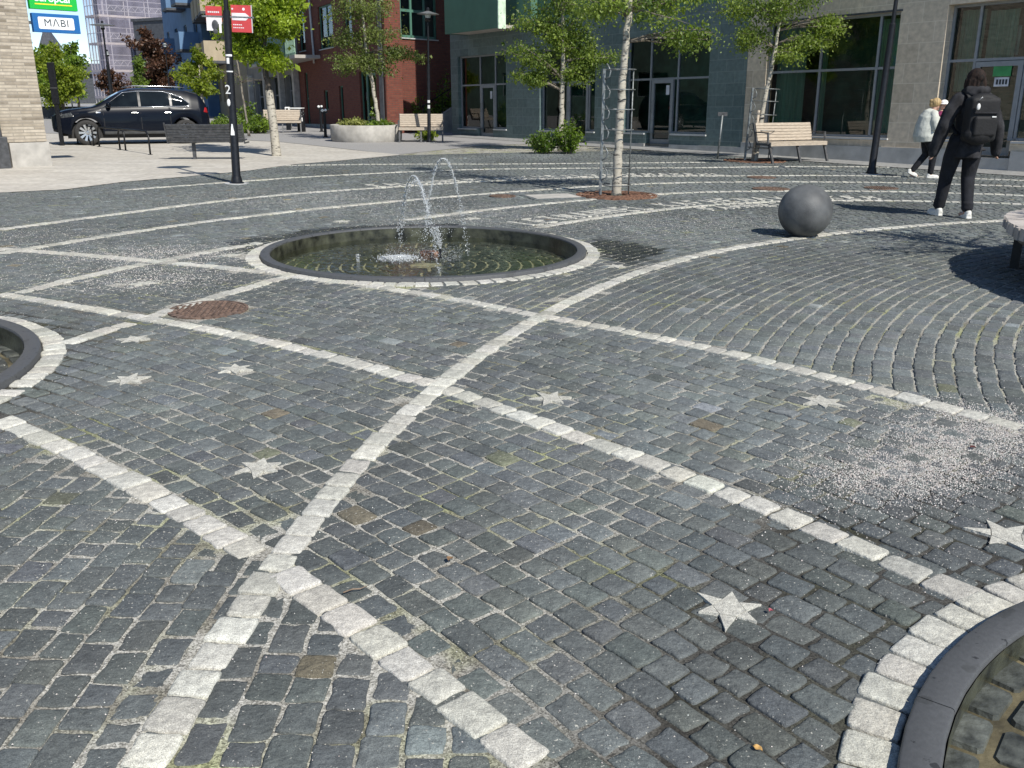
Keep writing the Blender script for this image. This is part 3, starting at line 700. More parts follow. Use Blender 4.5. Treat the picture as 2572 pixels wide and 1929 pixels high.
for k in range(900):
    pts.append((F1[0]+rng.uniform(-.45,.35), F1[1]+rng.uniform(-.15,.55), -.085+abs(rng.normal(0,.035)))); rad.append(rng.uniform(.0016,.0036))
V, F = drops(pts, rad); mb = MB(); mb.add([inv @ Vector(v) for v in V], [tuple(f) for f in F]); tag(mb.build('spray', M['foam'], ft1, True), kind='stuff')
mb = MB(); mb.M = None
gx, gy = (-0.849, 9.114)
mb.lathe([(.0,.02),(.09,.02),(.10,.01),(.10,-.06)], 20, 0, inv @ Matrix.Translation(Vector((gx,gy,-.088)))); mb.build('drain_cover', M['rust'], ft1, True, 30)
sm = MB(); pz = inv @ Vector((-1.493, 8.6, 0.09)); pts = [(pz.x+rng.normal(0,.008), pz.y+rng.normal(0,.008), -.085+rng.uniform(0,.075)) for i in range(60)]
V, F = drops(pts, [.0045]*60); sm.add(V, [tuple(f) for f in F]); sm.build('bubbling_jet', M['foam'], ft1, True)

# ------------------------------------------------------------------ granite stars let into the paving
def star_mesh(name, rout, rin, loc, rz, label):
    mb = MB(); tn = []
    jit = [rng.uniform(.86,1.12) for _ in range(6)]
    hexa = [(rin*math.cos(R(60*i+30)), rin*math.sin(R(60*i+30))) for i in range(6)]
    def piece(poly, z=.0):
        c_ = np.mean(poly,0); p2 = [tuple(c_+(np.array(q)-c_)*.965) for q in poly]
        v0 = mb.v.__len__(); mb.prism(p2, -.03, z); t_ = rng.normal(1,.05); tn.extend([(t_,t_,t_*.985,1.)]*(len(mb.v)-v0))
    piece(hexa, .0042)
    for i in range(6):
        a = R(60*i); tip = (rout*jit[i]*math.cos(a), rout*jit[i]*math.sin(a))
        piece([hexa[i-1], tip, hexa[i]], .0036+rng.normal(0,.0007))
    o = mb.build(name, M['white']); set_tone(o.data, tn)
    o.location = (loc[0], loc[1], 0.); o.rotation_euler = (0,0,rz)
    return tag(o, label, 'star', 'granite stars set in the dark paving')
K_ = 2572/2212
STARS = [
 ((0.648, 2.331), .112, 12, 'big sharp granite star in the near paving left of the corner basin'),
 ((1.721, 2.806), .125, 35, 'granite star at the right edge among bare open-jointed setts'),
 ((-1.031, 3.378), .108, 33, 'granite star in the wedge left of where the pale lines cross nearest'),
 ((0.197, 4.273), .112, 8, 'granite star right of the middle crossing of the pale lines'),
 ((1.55, 4.235), .115, 20, 'granite star beside the patch of spilt pale grit'),
 ((-1.535, 4.753), .105, 48, 'granite star second from the left basin, right of its neighbour'),
 ((-2.046, 4.556), .112, 28, 'granite star closest to the left basin, nearer of the row of two'),
 ((-2.349, 5.38), .112, 5, 'granite star just below the pale cross line by the left basin'),
 ((-0.829, 7.129), .112, 22, 'granite star touching the near rim ring of the leaping fountain'),
 ((0.921, 7.947), .112, 40, 'granite star right of the leaping fountain'),
 ((-2.968, 7.102), .112, 14, 'granite star half buried in grit behind the rusty manhole'),
 ((-2.664, 8.45), .09, 25, 'small flat granite star left of the leaping fountain'),
 ((-2.069, 10.866), .112, 30, 'granite star behind the leaping fountain, left one'),
 ((-0.491, 11.171), .112, 10, 'granite star behind the leaping fountain, right one'),
]
for i, (p, r, a, lb) in enumerate(STARS): star_mesh('paving_star', r, r*.44, p, R(a), lb)

# ------------------------------------------------------------------ covers and grates
M['rustcover'] = mat('dull brown iron', (.105,.068,.050), .9, 0., .3, 30, bump=.4, bscale=90, col2=(.15,.10,.075))
def cover(p, r, label, slots=True, z=.004):
    t = thing('manhole_cover', label, 'manhole cover', (p[0], p[1], 0), rng.uniform(0,3))
    mb = MB(); mb.lathe([(r*.93,-.03),(r*.93,z),(r,z),(r,-.03)], 40); mb.build('frame_ring', M['rustcover'], t, True, 30)
    mb = MB(); mb.lathe([(0,z-.002),(r*.92,z-.002),(r*.92,-.03)], 40)
    k = 0
    for ix in range(-9,10):
        for iy in range(-9,10):
            x, y = ix*r*.095, iy*r*.095
            if math.hypot(x,y) < r*.86 and (ix+iy) % 2 == 0: mb.box(x-r*.032,x+r*.032,y-r*.032,y+r*.032,z-.003,z+.004)
    mb.build('lid', M['rustcover'], t)
    return t
cover(COVERS[0][0], .275, 'round rusty manhole cover sprinkled with grit')
for p, r, lb in (((4.248, 15.027), .30, 'flat rusty cover behind the stone ball, nearer the trees'), ((6.145, 15.237), .27, 'flat rusty cover right of the stone ball and behind it'),
                 ((4.67, 17.227), .27, 'small flat rusty cover farthest of those in front of the timber bench'), ((-0.156, 13.76), .2, 'small rusty cover left of the birch grate')):
    cover(p, r, lb, z=.012)
def tree_grate(p, r, label, rin=.16):
    t = thing('tree_grate', label, 'tree grate', (p[0], p[1], 0))
    mb = MB(); mb.lathe([(0,-.05),(r,-.05)], 40); mb.build('soil', M['soil'], t)
    for rr0, rr1 in [(r*.94, r)]+[(rin+(r*.9-rin)*i/6, rin+(r*.9-rin)*i/6+.035) for i in range(6)]:
        mb = MB(); mb.lathe([(rr0,-.03),(rr0,.012),(rr1,.012),(rr1,-.03)], 40); mb.build('bar_ring', M['rust'], t, True, 30)
    mb = MB()
    for k in range(8): mb.box(rin, r, -.013, .013, -.02, .013, 0, Matrix.Rotation(2*PI*k/8,4,'Z'))
    mb.build('spokes', M['rust'], t)
    return t
tree_grate(COVERS[1][0], .62, 'wide round rusty tree grate under the front birch')
tree_grate(COVERS[2][0], .72, 'rusty tree grate under the staked tree by the timber bench')
# concrete hatch left of the grate
hp = (0.601, 13.732)
t = thing('utility_hatch', 'pale square concrete hatch left of the birch grate', 'hatch', (hp[0],hp[1],0), R(20))
mb = MB(); mb.box(-.36,.36,-.26,.26,-.03,.014,0,None,.004); mb.build('lid', M['concrete'], t); mb = MB(); mb.box(-.42,.42,-.32,.32,-.04,.009); mb.build('frame', M['steel'], t)

# ------------------------------------------------------------------ loose grit
def scatter_grit():
    pts = []; szs = []
    def put(n, f, s0=.0016, s1=.0034):
        for _ in range(n):
            p = f(); pts.append(p); szs.append(rng.uniform(s0,s1))
    # everywhere thinly
    put(9000, lambda: (lambda y: (rng.uniform(-.62*y-.2,.62*y+.2), y))(math.sqrt(rng.uniform(1.4**2,8.**2))), .0014, .0032)
    # spilt patch at the right
    pc = np.array((1.917, 3.599)); pd = np.array((1.285, 3.128))-pc
    put(11000, lambda: tuple(pc+pd*rng.normal(.25,.42)+rng.normal(0,.15,2)), .0018, .0042)
    put(6000, lambda: tuple(np.array((2.192, 3.87))+rng.normal(0,.22,2)), .0018, .0042)
    put(3500, lambda: tuple(np.array((1.521, 3.339))+rng.normal(0,.2,2)*np.array([1.2,.7])), .0016, .0034)
    # dusty strips on the left
    for q, sx, sy, n in (((-3.349, 8.456), .5, .35, 3600), ((-2.98, 7.3), .45, .3, 2200), ((-5.206, 9.399), .6, .6, 1500), ((-2.952, 13.275), 1.2, .8, 4000), ((-0.445, 11.522), .9, .6, 2500), ((1.733, 10.837), 1., .7, 2500)):
        put(n, lambda: (q[0]+rng.normal(0,sx), q[1]+rng.normal(0,sy)), .0022, .0055)
    P = np.array(pts); S = np.array(szs); n = len(P)
    ok = np.ones(n, bool)
    for f in (F1,F2,F3): ok &= np.hypot(P[:,0]-f[0],P[:,1]-f[1]) > 1.6
    P, S = P[ok], S[ok]; n = len(P)
    base = np.array([(1,0,0),(-.5,.87,0),(-.5,-.87,0),(0,0,1.1)])
    an = rng.uniform(0,2*PI,n); ca, sa = np.cos(an), np.sin(an)
    V = np.empty((n,4,3))
    V[:,:,0] = P[:,0,None]+S[:,None]*(base[None,:,0]*ca[:,None]-base[None,:,1]*sa[:,None])
    V[:,:,1] = P[:,1,None]+S[:,None]*(base[None,:,0]*sa[:,None]+base[None,:,1]*ca[:,None])
    V[:,:,2] = .001+S[:,None]*base[None,:,2]*rng.uniform(.7,1.3,n)[:,None]
    F = (np.array([(0,1,3),(1,2,3),(2,0,3)])[None]+(np.arange(n)*4)[:,None,None]).reshape(-1,3)
    me = bpy.data.meshes.new('loose_grit'); me.from_pydata(V.reshape(-1,3).tolist(), [], F.tolist()); me.materials.append(M['chip'])
    t_ = np.ones((n,4)); t_[:,:3] = rng.uniform(.55,1.15,n)[:,None]; t_[:,0] *= rng.normal(1.02,.05,n)
    set_tone(me, np.repeat(t_[:,None,:],4,1)); o = bpy.data.objects.new('loose_grit', me); C.objects.link(o)
    tag(o, 'pale crushed granite grit scattered over the paving', 'grit', kind='stuff')
M['chip'] = mat('granite chips', (.60,.575,.535), .9, 0., .05, 50, attr='tone')
scatter_grit()

# ------------------------------------------------------------------ stone ball
M['ball'] = mat('worn dark granite ball', (.072,.076,.080), .58, 0., .22, 4, bump=.35, bscale=110, col2=(.10,.104,.104))
bp_ = (3.156, 9.703)
mb = MB(); mb.ell((0,0,.268),(.285,.285,.285),64)
ball = mb.build('stone_ball', M['ball'], None, True); ball.location = (bp_[0]+.02, bp_[1]+.13, 0)
tag(ball, 'big dark grey polished stone ball on the paving', 'stone ball')

# ------------------------------------------------------------------ bits lying on the setts
for nm, lb, cat, p, L, Wd, rz, colr in (('twig','thin tan twig lying beside the near pale cross line','twig',(-0.477, 2.415),.075,.003,25,(.22,.16,.11)),
      ('fallen_petal','small pink crumpled petal right of the big sharp granite star','petal',(0.764, 2.306),.013,.008,40,(.36,.09,.11)),
      ('fallen_leaf','tiny orange leaf near the bottom edge left of the corner basin','leaf',(0.573, 1.72),.024,.009,-40,(.50,.30,.10)),
      ('fallen_leaf','tiny dark red leaf lying in the spilt pale grit','leaf',(1.994, 3.605),.028,.014,15,(.09,.025,.02)),
      ('fallen_leaf','small dry leaf between setts below the middle crossing','leaf',(-0.201, 2.609),.022,.012,70,(.20,.12,.06))):
    mb = MB(); n = 7
    vs = []
    for i in range(n+1):
        f = i/n; w_ = Wd*math.sin(PI*min(1,max(.06,f*.94+.03))); zc = .008+.004*math.sin(PI*f)+.002*math.sin(f*9)
        vs += [((f-.5)*L,-w_,zc+.003),((f-.5)*L,0,zc),((f-.5)*L,w_,zc+.003)]
    mb.add(vs,[(i*3+k,i*3+k+3,i*3+k+4,i*3+k+1) for i in range(n) for k in (0,1)])
    if nm == 'twig': mb = MB(); mb.tube([(-L/2,0,.009),(-L*.1,.004,.011),(L*.2,-.002,.010),(L/2,.003,.012)],[.0024,.0026,.002,.001],6)
    o = mb.build(nm, mat(nm+' surface', colr, .7, 0., .2, 60), None, True); o.location = (p[0],p[1],0); o.rotation_euler = (0,0,R(rz)); tag(o, lb, cat)
# ------------------------------------------------------------------ buildings
M['plinthpale'] = mat('pale sill', (.50,.50,.49), .6, 0., .05, 5)
M['mintsunlit'] = mat('sunlit balcony side', (.62,.78,.60), .6); M['paper'] = mat('white paper', (.62,.63,.66), .8); M['mint'] = mat('mint green railing', (.42,.62,.45), .6); M['yellow'] = mat('yellow pipe', (.75,.62,.22), .6)
M['tile'] = brick_mat('dark teal wall tiles', [(.085,.130,.130),(.145,.20,.195),(.105,.152,.148),(.13,.18,.178)], (.20,.245,.24), .60, .30, .006, .55, .15, .5)
M['beigetile'] = brick_mat('beige wall tiles', [(.50,.415,.31),(.63,.535,.41),(.56,.47,.355)], (.70,.62,.50), .60, .42, .007, .75, .12, .5)
M['redbrick'] = brick_mat('red brick', [(.135,.035,.024),(.185,.055,.034),(.16,.042,.028)], (.10,.055,.042), .25, .08, .010, .9, .4)
M['palebrick'] = brick_mat('pale long brick', [(.22,.185,.14),(.40,.345,.27),(.45,.395,.315),(.50,.44,.355),(.27,.23,.18)], (.30,.265,.22), .42, .062, .008, .9, .7)
M['green'] = mat('green balcony panel', (.075,.165,.115), .55, 0., .05, 2)
M['greenframe'] = mat('green painted frame', (.08,.19,.14), .5, 0., .06, 6)
M['beige'] = mat('beige render', (.40,.335,.235), .9, 0., .06, 2, bump=.1)
M['greyrender'] = mat('grey render', (.24,.23,.215), .9, 0., .06, 2)
M['blue'] = mat('slate blue render', (.12,.215,.36), .85, 0., .06, 1.5)
M['slate'] = mat('dark slate', (.07,.075,.085), .7, 0., .15, 4)
M['paledeck'] = mat('pale soffit', (.42,.39,.35), .85, 0., .05, 3)
def wall_with_holes(mb, u0, u1, z0, z1, holes, depth, m=0):
    us = sorted({u0,u1}|{h[0] for h in holes}|{h[1] for h in holes}); zs = sorted({z0,z1}|{h[2] for h in holes}|{h[3] for h in holes})
    us = [u for u in us if u0 <= u <= u1]; zs = [q for q in zs if z0 <= q <= z1]
    for i in range(len(us)-1):
        for j in range(len(zs)-1):
            uc, zc = (us[i]+us[i+1])/2, (zs[j]+zs[j+1])/2
            if any(h[0] < uc < h[1] and h[2] < zc < h[3] for h in holes): continue
            mb.add([(us[i],0,zs[j]),(us[i+1],0,zs[j]),(us[i+1],0,zs[j+1]),(us[i],0,zs[j+1])], [(3,2,1,0)], m)
    for (a,b,c_,d) in holes:
        mb.add([(a,0,c_),(b,0,c_),(b,0,d),(a,0,d),(a,-depth,c_),(b,-depth,c_),(b,-depth,d),(a,-depth,d)],
               [(0,1,5,4),(1,2,6,5),(2,3,7,6),(3,0,4,7)], m)
def frame_bars(mb, rects, y0, y1, m=0):
    for (a,b,c_,d) in rects: mb.box(a,b,y0,y1,c_,d,m)
def window(parent, a, b, z0, z1, rec, mull=(), trans=(), door=None, fw=.055, fm='alu', glass='glass', sill=True, curtain=None, name='window', label=None):
    """frame > panes, sill, door > pane, handle; a < b along the wall, y = 0 is the wall face, rec = recess"""
    mb = MB(); y0, y1 = -rec-.05, -rec+.02
    bars = [(a,a+fw,z0,z1),(b-fw,b,z0,z1),(a+fw,b-fw,z1-fw,z1)]
    if door is None or door[0] > a+.1 or door[1] < b-.1: 
        for (p,q) in ([(a+fw,b-fw)] if door is None else [(a+fw,door[0]),(door[1],b-fw)]):
            if q-p > .05: bars.append((p,q,z0,z0+fw))
    cols = [a+fw]+sorted(mull)+[b-fw]
    for x in mull: bars.append((x-fw/2, x+fw/2, z0 if door is None or not (door[0]-.02 < x < door[1]+.02) else door[3], z1-fw))
    for q in trans:
        for i in range(len(cols)-1):
            p0, p1 = cols[i]+(fw/2 if i else 0), cols[i+1]-(fw/2 if i < len(cols)-2 else 0)
            bars.append((p0,p1,q-fw/2,q+fw/2))
    frame_bars(mb, bars, y0, y1)
    fr = mb.build(name, M[fm], parent)
    if label: fr['label'] = label
    rows = [z0+fw]+sorted(trans)+[z1-fw]
    for i in range(len(cols)-1):
        for j in range(len(rows)-1):
            p0, p1, q0, q1 = cols[i], cols[i+1], rows[j], rows[j+1]
            if door and door[0]-.05 < (p0+p1)/2 < door[1]+.05 and q0 < door[3]-.1: continue
            g = MB(); e = .004
            g.add([(p0+e,-rec-.015,q0+e),(p1-e,-rec-.015,q0+e),(p1-e,-rec-.015,q1-e),(p0+e,-rec-.015,q1-e)], [(3,2,1,0)])
            g.build('pane', M[glass], fr)
    if sill:
        mb = MB(); s0 = [(a-.03,b+.03)] if door is None else [(p,q) for p,q in ((a-.03,door[0]-.1),(door[1]+.1,b+.03)) if q-p > .1]
        for (p,q) in s0:
            mb = MB(); mb.box(p,q,-rec+.021,.05,z0-.045,z0-.005); mb.build('sill', M['plinthpale'], fr)
        
    if curtain:
        mb = MB()
        for (p,q,c0,c1) in curtain:
            n = max(4,int((q-p)/.05)); yy = -rec-.30
            mb.add([(p+(q-p)*i/n, yy+.035*math.sin(i*1.9), zc) for zc in (c0,c1) for i in range(n+1)], [(i,i+1,n+2+i,n+1+i) for i in range(n)])
        mb.build('curtain', M['curtain'], fr)
    if door:
        da, db, dz0, dz1 = door; dw = .10; mb = MB()
        frame_bars(mb, [(da,da+dw,dz0,dz1),(db-dw,db,dz0,dz1),(da+dw,db-dw,dz1-dw,dz1),(da+dw,db-dw,dz0,dz0+.20)], y0+.012, y1+.012)
        d = mb.build('door', M[fm], parent)
        g = MB(); g.add([(da+dw-.004,-rec-.01,dz0+.196),(db-dw+.004,-rec-.01,dz0+.196),(db-dw+.004,-rec-.01,dz1-dw+.004),(da+dw-.004,-rec-.01,dz1-dw+.004)], [(3,2,1,0)]); g.build('pane', M[glass], d)
        h = MB(); hx = db-dw/2; h.tube([(hx,-rec+.03,dz0+.95),(hx,-rec+.08,dz0+.95),(hx,-rec+.08,dz0+1.25),(hx,-rec+.03,dz0+1.25)], .012, 6); h.build('handle', M['steel'], d)
        g = MB(); g.box(da-.12,db+.12,-.5,.02,-.5,dz0-.004); g.build('threshold', M['plinth'], d)
    return fr

def shell(parent, u0, u1, z0, z1, depth, m, roofm='slate', inner=1.4, floor=.0, ceil=None):
    """back, sides and roof of a building behind its street wall, and a dark room behind the glass"""
    mb = MB()
    mb.add([(u0,-depth,z0),(u1,-depth,z0),(u1,-depth,z1),(u0,-depth,z1),(u0,0,z0),(u0,0,z1),(u1,0,z0),(u1,0,z1)], [(0,1,2,3),(4,0,3,5),(1,6,7,2)])
    mb.build('side_wall', M[m], parent)
    mb = MB(); mb.box(u0-.12,u1+.12,-depth-.1,.12,z1,z1+.25); mb.build('roof', M[roofm], parent)
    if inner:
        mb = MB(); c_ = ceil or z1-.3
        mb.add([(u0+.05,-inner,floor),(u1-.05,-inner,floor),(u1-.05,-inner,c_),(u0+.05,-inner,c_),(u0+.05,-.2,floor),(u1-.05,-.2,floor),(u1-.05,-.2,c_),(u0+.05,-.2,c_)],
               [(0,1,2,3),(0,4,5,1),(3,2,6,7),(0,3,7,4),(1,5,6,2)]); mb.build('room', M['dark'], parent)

def fpoint(p, az, u): return (p[0]+math.cos(R(az))*u, p[1]+math.sin(R(az))*u)
TILT = .0148
# --- dark teal building with the shop fronts (u runs along the wall, away to the left)
teal = thing('shop_building', 'dark teal tiled corner building with glass shop fronts and a green balcony', 'building', (P0[0],P0[1],0), rot=(0,TILT,R(FAZ)))
H1 = 15.6
wins = [(11.16,14.24,.47,3.04),(6.44,9.24,.47,3.04),(1.80,5.09,.47,3.15)]
up = [(a,a+1.3,q,q+1.6) for q in (4.9,7.8,10.7,13.5) for a in (1.5,4.2,7.0,9.6,12.6)]
mb = MB(); doorholes = [(11.98,12.93,.17,.47),(6.84,7.92,.17,.47),(3.18,4.12,.17,.47)]
wall_with_holes(mb, .515, 14.73, .17, 3.86, wins+doorholes, .17); mb.build('wall', M['tile'], teal)
mb = MB(); wall_with_holes(mb, .515, 14.73, 3.86, H1, up, .17); o = mb.build('upper_wall', M['green'], teal); o['label'] = 'green panelled upper wall'
mb = MB()
for (p,q) in ((.515,3.14),(4.16,6.80),(7.96,11.94),(12.97,14.76)): mb.box(p,q,-.3,.035,-.5,.17)
mb.build('plinth', M['plinth'], teal)
window(teal, 11.16,14.24,.47,3.04,.15,(11.99,12.95),(2.01,),(12.02,12.92,.12,2.0))
window(teal, 6.44,9.24,.47,3.04,.15,(6.85,7.95),(2.0,),(6.90,7.90,.12,1.99))
window(teal, 1.80,5.09,.47,3.15,.15,(3.06,4.15),(1.98,),(3.22,4.08,.10,1.96))
for (a,b,c_,d) in up: window(teal, a,b,c_,d,.1,((a+b)/2,),(),fm='greenframe',sill=False)
shell(teal, .515, 14.73, -.3, H1, 9., 'tile', floor=.1, ceil=3.6)
# small notice papers on the doors, house-number plate
for (x,q) in ((12.2,1.78),(3.38,1.80)):
    mb = MB(); mb.box(x,x+.13,-.140,-.136,q-.26,q); o = mb.build('door_notice', M['paper'] if 'paper' in M else M['plinthpale'], teal); o['label'] = 'white paper notice stuck on the door glass'
mb = MB()
for x in (10.45,13.9): mb.lathe([(0,0),(.05,0),(.05,.05),(0,.05)],12,0,Matrix.Translation((x,.0,1.62)) @ Matrix.Rotation(R(-90),4,'X'))
# balcony over the corner
bal = MB(); B0, B1_, BY = 10.25, 13.5, 1.0
bal.box(B0+.05,B1_-.05,-.05,BY-.05,3.76,3.86)
b_ = bal.build('balcony_slab', M['paledeck'], teal)
bal = MB(); bal.box(B0,B1_,BY-.045,BY,3.74,4.95); bal.box(B1_-.045,B1_,0.02,BY-.05,3.74,4.95); bal.box(B1_-.05,B1_,0.02,.06,3.74,3.8)
b_ = bal.build('balcony_panel', M['green'], teal)
bal = MB(); bal.box(B0-.06,B0-.005,BY-.30,BY+.0,3.72,4.95); bal.build('balcony_sunlit_fin', M['mintsunlit'], teal)  # sunlit end of the green balcony, sunlight put into its pale colour
bal = MB(); bal.tube([(B0,BY-.02,5.0),(B1_,BY-.02,5.0)],.02,8); bal.tube([(B1_-.02,BY-.02,5.0),(B1_-.02,.05,5.0)],.02,8); bal.build('balcony_rail', M['steel'], teal)
bal = MB(); bal.box(B0-.9,B0-.12,.02,.3,3.74,H1-.4); bal.build('bay_panel', M['green'], teal)

# --- beige building on the right
beige = thing('shop_building', 'beige tiled building with tall curtained windows at the right', 'building', (P0[0],P0[1],0), rot=(0,TILT,R(FAZ)))
wb = [(-3.68,-.11,.50,3.20),(-8.4,-4.76,.50,3.24)]
mb = MB(); wall_with_holes(mb, -16., .505, .30, 4.3, wb+[(-6.45,-5.32,.20,.50)], .26); mb.build('wall', M['beigetile'], beige)
ub = [(-3.4+dx,-1.6+dx,5.2,6.9) for dx in (0,-3.2,-6.4,-9.6)]
mb = MB(); wall_with_holes(mb, -16., .505, 4.3, 9.4, ub, .2); mb.build('upper_wall', M['beigetile'], beige)
mb = MB()
for (p,q) in ((-5.26,.505),(-16.,-6.51)): mb.box(p,q,-.3,.05,-.6,.30)
mb.build('plinth', M['plinth'], beige)
mb = MB(); mb.box(-3.72,-.07,.0,.012,3.20,3.245); mb.build('lintel_trim', M['darkgrey'], beige)
window(beige, -3.68,-.11,.50,3.20,.12,(-3.15,-1.63),(2.03,),None,curtain=[(-1.0,-.15,.6,3.1),(-3.66,-3.0,.6,3.1),(-1.62,-1.42,.6,3.1)])
window(beige, -8.4,-4.76,.50,3.24,.24,(-5.36,-6.42),(2.12,),(-6.38,-5.40,.16,2.08),curtain=[(-5.32,-4.80,2.15,3.15),(-5.32,-4.80,1.5,2.1),(-6.0,-5.42,2.15,3.1)])
for (a,b,c_,d) in ub: window(beige, a,b,c_,d,.1,((a+b)/2,),(),sill=True)
shell(beige, -16., .505, -.4, 9.4, 9., 'beigetile', floor=.1, ceil=3.9)
M['gsign'] = mat('green paper', (.06,.30,.10), .7); M['mintsunlit'] = mat('sunlit balcony side', (.62,.78,.60), .6); M['paper'] = mat('white paper', (.62,.63,.66), .8)
M['ink'] = mat('dark lettering', (.03,.035,.04), .7); M['panelgrey'] = mat('pale grey board', (.40,.43,.43), .8)
mb = MB(); mb.box(-6.15,-5.78,-.226,-.222,1.78,2.00-.02); o = mb.build('door_poster', M['gsign'], beige); o['label'] = 'green poster inside the door glass'
mb = MB(); mb.box(-6.13,-5.83,-.226,-.222,1.58,1.76); o2 = mb.build('door_poster', M['paper'], beige); o2['label'] = 'white notice under the green poster'
mb = MB()
for i in range(4): mb.box(-6.10+i*.062,-6.06+i*.062,-.2215,-.219,1.62,1.72)
mb.build('lettering', M['ink'], o2)
mb = MB(); mb.box(-6.05,-5.62,-.62,-.60,2.2,2.78); mb.build('hanging_board', M['panelgrey'], beige)

# --- red brick building across the street
RP = (-9.309, 44.571); RAZ = 119.
red = thing('brick_building', 'dark red brick building with green windows behind the planter', 'building', (RP[0],RP[1],0), rot=(0,.02,R(RAZ)))
holes = [(-7.95,-6.05,.17,2.25),(1.25,1.75,-.05,2.5),(-3.9,-3.35,.0,1.75),(-1.75,-1.15,.75,1.62),(-3.0,-1.0,3.4,5.2),(-5.5,-4.5,3.4,5.2),(1.2,2.2,3.5,5.3)]
mb = MB(); wall_with_holes(mb, -9.0, 2.62, -.6, 9., holes, .2); mb.build('wall', M['redbrick'], red)
mb = MB(); mb.box(-5.9,2.62,.0,.05,-.8,.12); mb.box(-9.0,-8.1,.0,.05,-.8,.25); mb.build('plinth', M['plinth'], red)
window(red, -7.95,-6.05,.17,2.25,.12,(-6.6,),(),(-7.85,-6.66,.17,2.15),fm='greenframe',sill=False)
window(red, 1.25,1.75,-.05,2.5,.1,(),(1.3,),fm='greenframe',sill=False)
window(red, -3.9,-3.35,.0,1.75,.1,(),(),fm='greenframe',sill=False)
window(red, -1.75,-1.15,.75,1.62,.1,(),(),fm='greenframe',sill=False)
window(red, -3.0,-1.0,3.4,5.2,.1,(-2.,),(),fm='greenframe'); window(red, -5.5,-4.5,3.4,5.2,.1,(),(),fm='greenframe'); window(red, 1.2,2.2,3.5,5.3,.1,(),(),fm='greenframe')
shell(red, -9.0, 2.62, -.6, 9., .7, 'redbrick', inner=.6, floor=-.2, ceil=8.5)
# set-back wing towards the stairs
pW = fpoint(RP, RAZ, -9.0)
wing = thing('brick_building', 'set back dark brick wing with a green framed window above the stairs', 'building', (pW[0],pW[1],0), rot=(0,0,R(232.)))
mb = MB(); wall_with_holes(mb, -8., -.02, -.6, 9., [(-3.0,-.9,3.6,5.5)], .2); mb.build('wall', M['redbrick'], wing)
window(wing, -3.0,-.9,3.6,5.5,.08,(-2.3,-1.55),(4.6,),fm='greenframe',fw=.1)
mb = MB(); mb.box(-8.,-.02,-.4,-.2,-.6,9.); mb.box(-8.1,0.,-.5,.1,9.0,9.25); mb.build('roof', M['slate'], wing)
mb = MB(); mb.tube([(-.2,.08,2.85),(-.25,.08,3.2),(-.05,.08,6.),(-.05,.08,8.8)],.05,8); mb.build('downpipe', M['plinthpale'], red)

# --- grey-beige building with white pillars and green balconies, left of it
gb = thing('street_building', 'grey beige building with stone pillars and a green balcony along the far street', 'building', (RP[0],RP[1],0), rot=(0,.03,R(RAZ)))
hl = [(3.1,5.1,.15,2.55),(5.8,8.2,.0,2.6),(9.0,11.6,.0,2.6),(12.6,15.2,.0,2.6),(3.2,4.6,3.6,5.4),(7.,9.,3.6,5.4),(11.,13.,3.6,5.4),(15.5,17.5,3.6,5.4)]
mb = MB(); wall_with_holes(mb, 2.64, 19., -1., 9.5, hl, .3); mb.build('wall', M['greyrender'], gb)
for (a,b,c_,d) in hl: window(gb,a,b,c_,d,.22,((a+b)/2,),((c_+1.65),) if c_ < 1 else (),fm='alu' if c_ < 1 else 'greenframe',sill=c_ > 1)
shell(gb, 2.64, 19., -1., 9.5, 9., 'greyrender', floor=-.5, ceil=9.)
for x in (2.78,5.42,8.6,12.1):
    mb = MB(); mb.box(x-.16,x+.16,.02,.30,-1.,2.85,0,None,.01); mb.build('pillar', M['concrete'], gb)
mb = MB(); mb.box(-1.2,7.6,.06,1.25,3.0,3.14); mb.build('balcony_slab', M['paledeck'], gb)
mb = MB(); mb.box(.5,7.55,1.2,1.25,3.14,4.25); mb.build('balcony_panel', M['green'], gb)
mb = MB()
for i in range(13): mb.tube([(-1.15+i*.13,1.2,3.14),(-1.15+i*.13,1.2,4.2)],.014,5)
mb.tube([(-1.2,1.2,4.22),(.5,1.2,4.22)],.02,6); mb.tube([(-1.2,1.2,3.24),(.5,1.2,3.24)],.016,6); mb.build('balcony_railing', M['mint'] if 'mint' in M else M['plinthpale'], gb)

# --- beige upper storeys with balconies further left (yellow downpipe), and blue one
M['reflblock'] = mat('dark greenish render', (.085,.125,.10), .9, 0., .1, 1)
def block(name, label, px, dist, az, length, ht, m, rows, cols, base=-.8, balc=None, wz=1.5, ww=1.4, z_first=1., pitch=2.9):
    t = thing(name, label, 'building', (px[0],px[1],0), rot=(0,0,R(az)))
    hs = [(length*(i+.5)/cols-ww/2, length*(i+.5)/cols+ww/2, z_first+pitch*j, z_first+pitch*j+wz) for i in range(cols) for j in range(rows)]
    mb = MB(); wall_with_holes(mb, 0, length, base, ht, hs, .25); mb.build('wall', M[m], t)
    for h in hs: window(t,*h,.15,((h[0]+h[1])/2,),(),sill=False)
    shell(t, 0, length, base, ht, 10., m, floor=base, ceil=ht-.3)
    if balc:
        for (i,j) in balc:
            x = length*(i+.5)/cols; zb = z_first+pitch*j-.35
            mb = MB(); mb.box(x-ww*.75,x+ww*.75,.02,1.3,zb-.15,zb); mb.build('balcony_slab', M['slate'], t)
            mb = MB(); mb.box(x-ww*.75,x+ww*.75,1.26,1.3,zb,zb+1.1); mb.box(x-ww*.75,x-ww*.75+.04,.02,1.26,zb,zb+1.1); mb.box(x+ww*.75-.04,x+ww*.75,.02,1.26,zb,zb+1.1); mb.build('balcony_panel', M[m], t)
    return t
pB = (-16.735, 56.0)
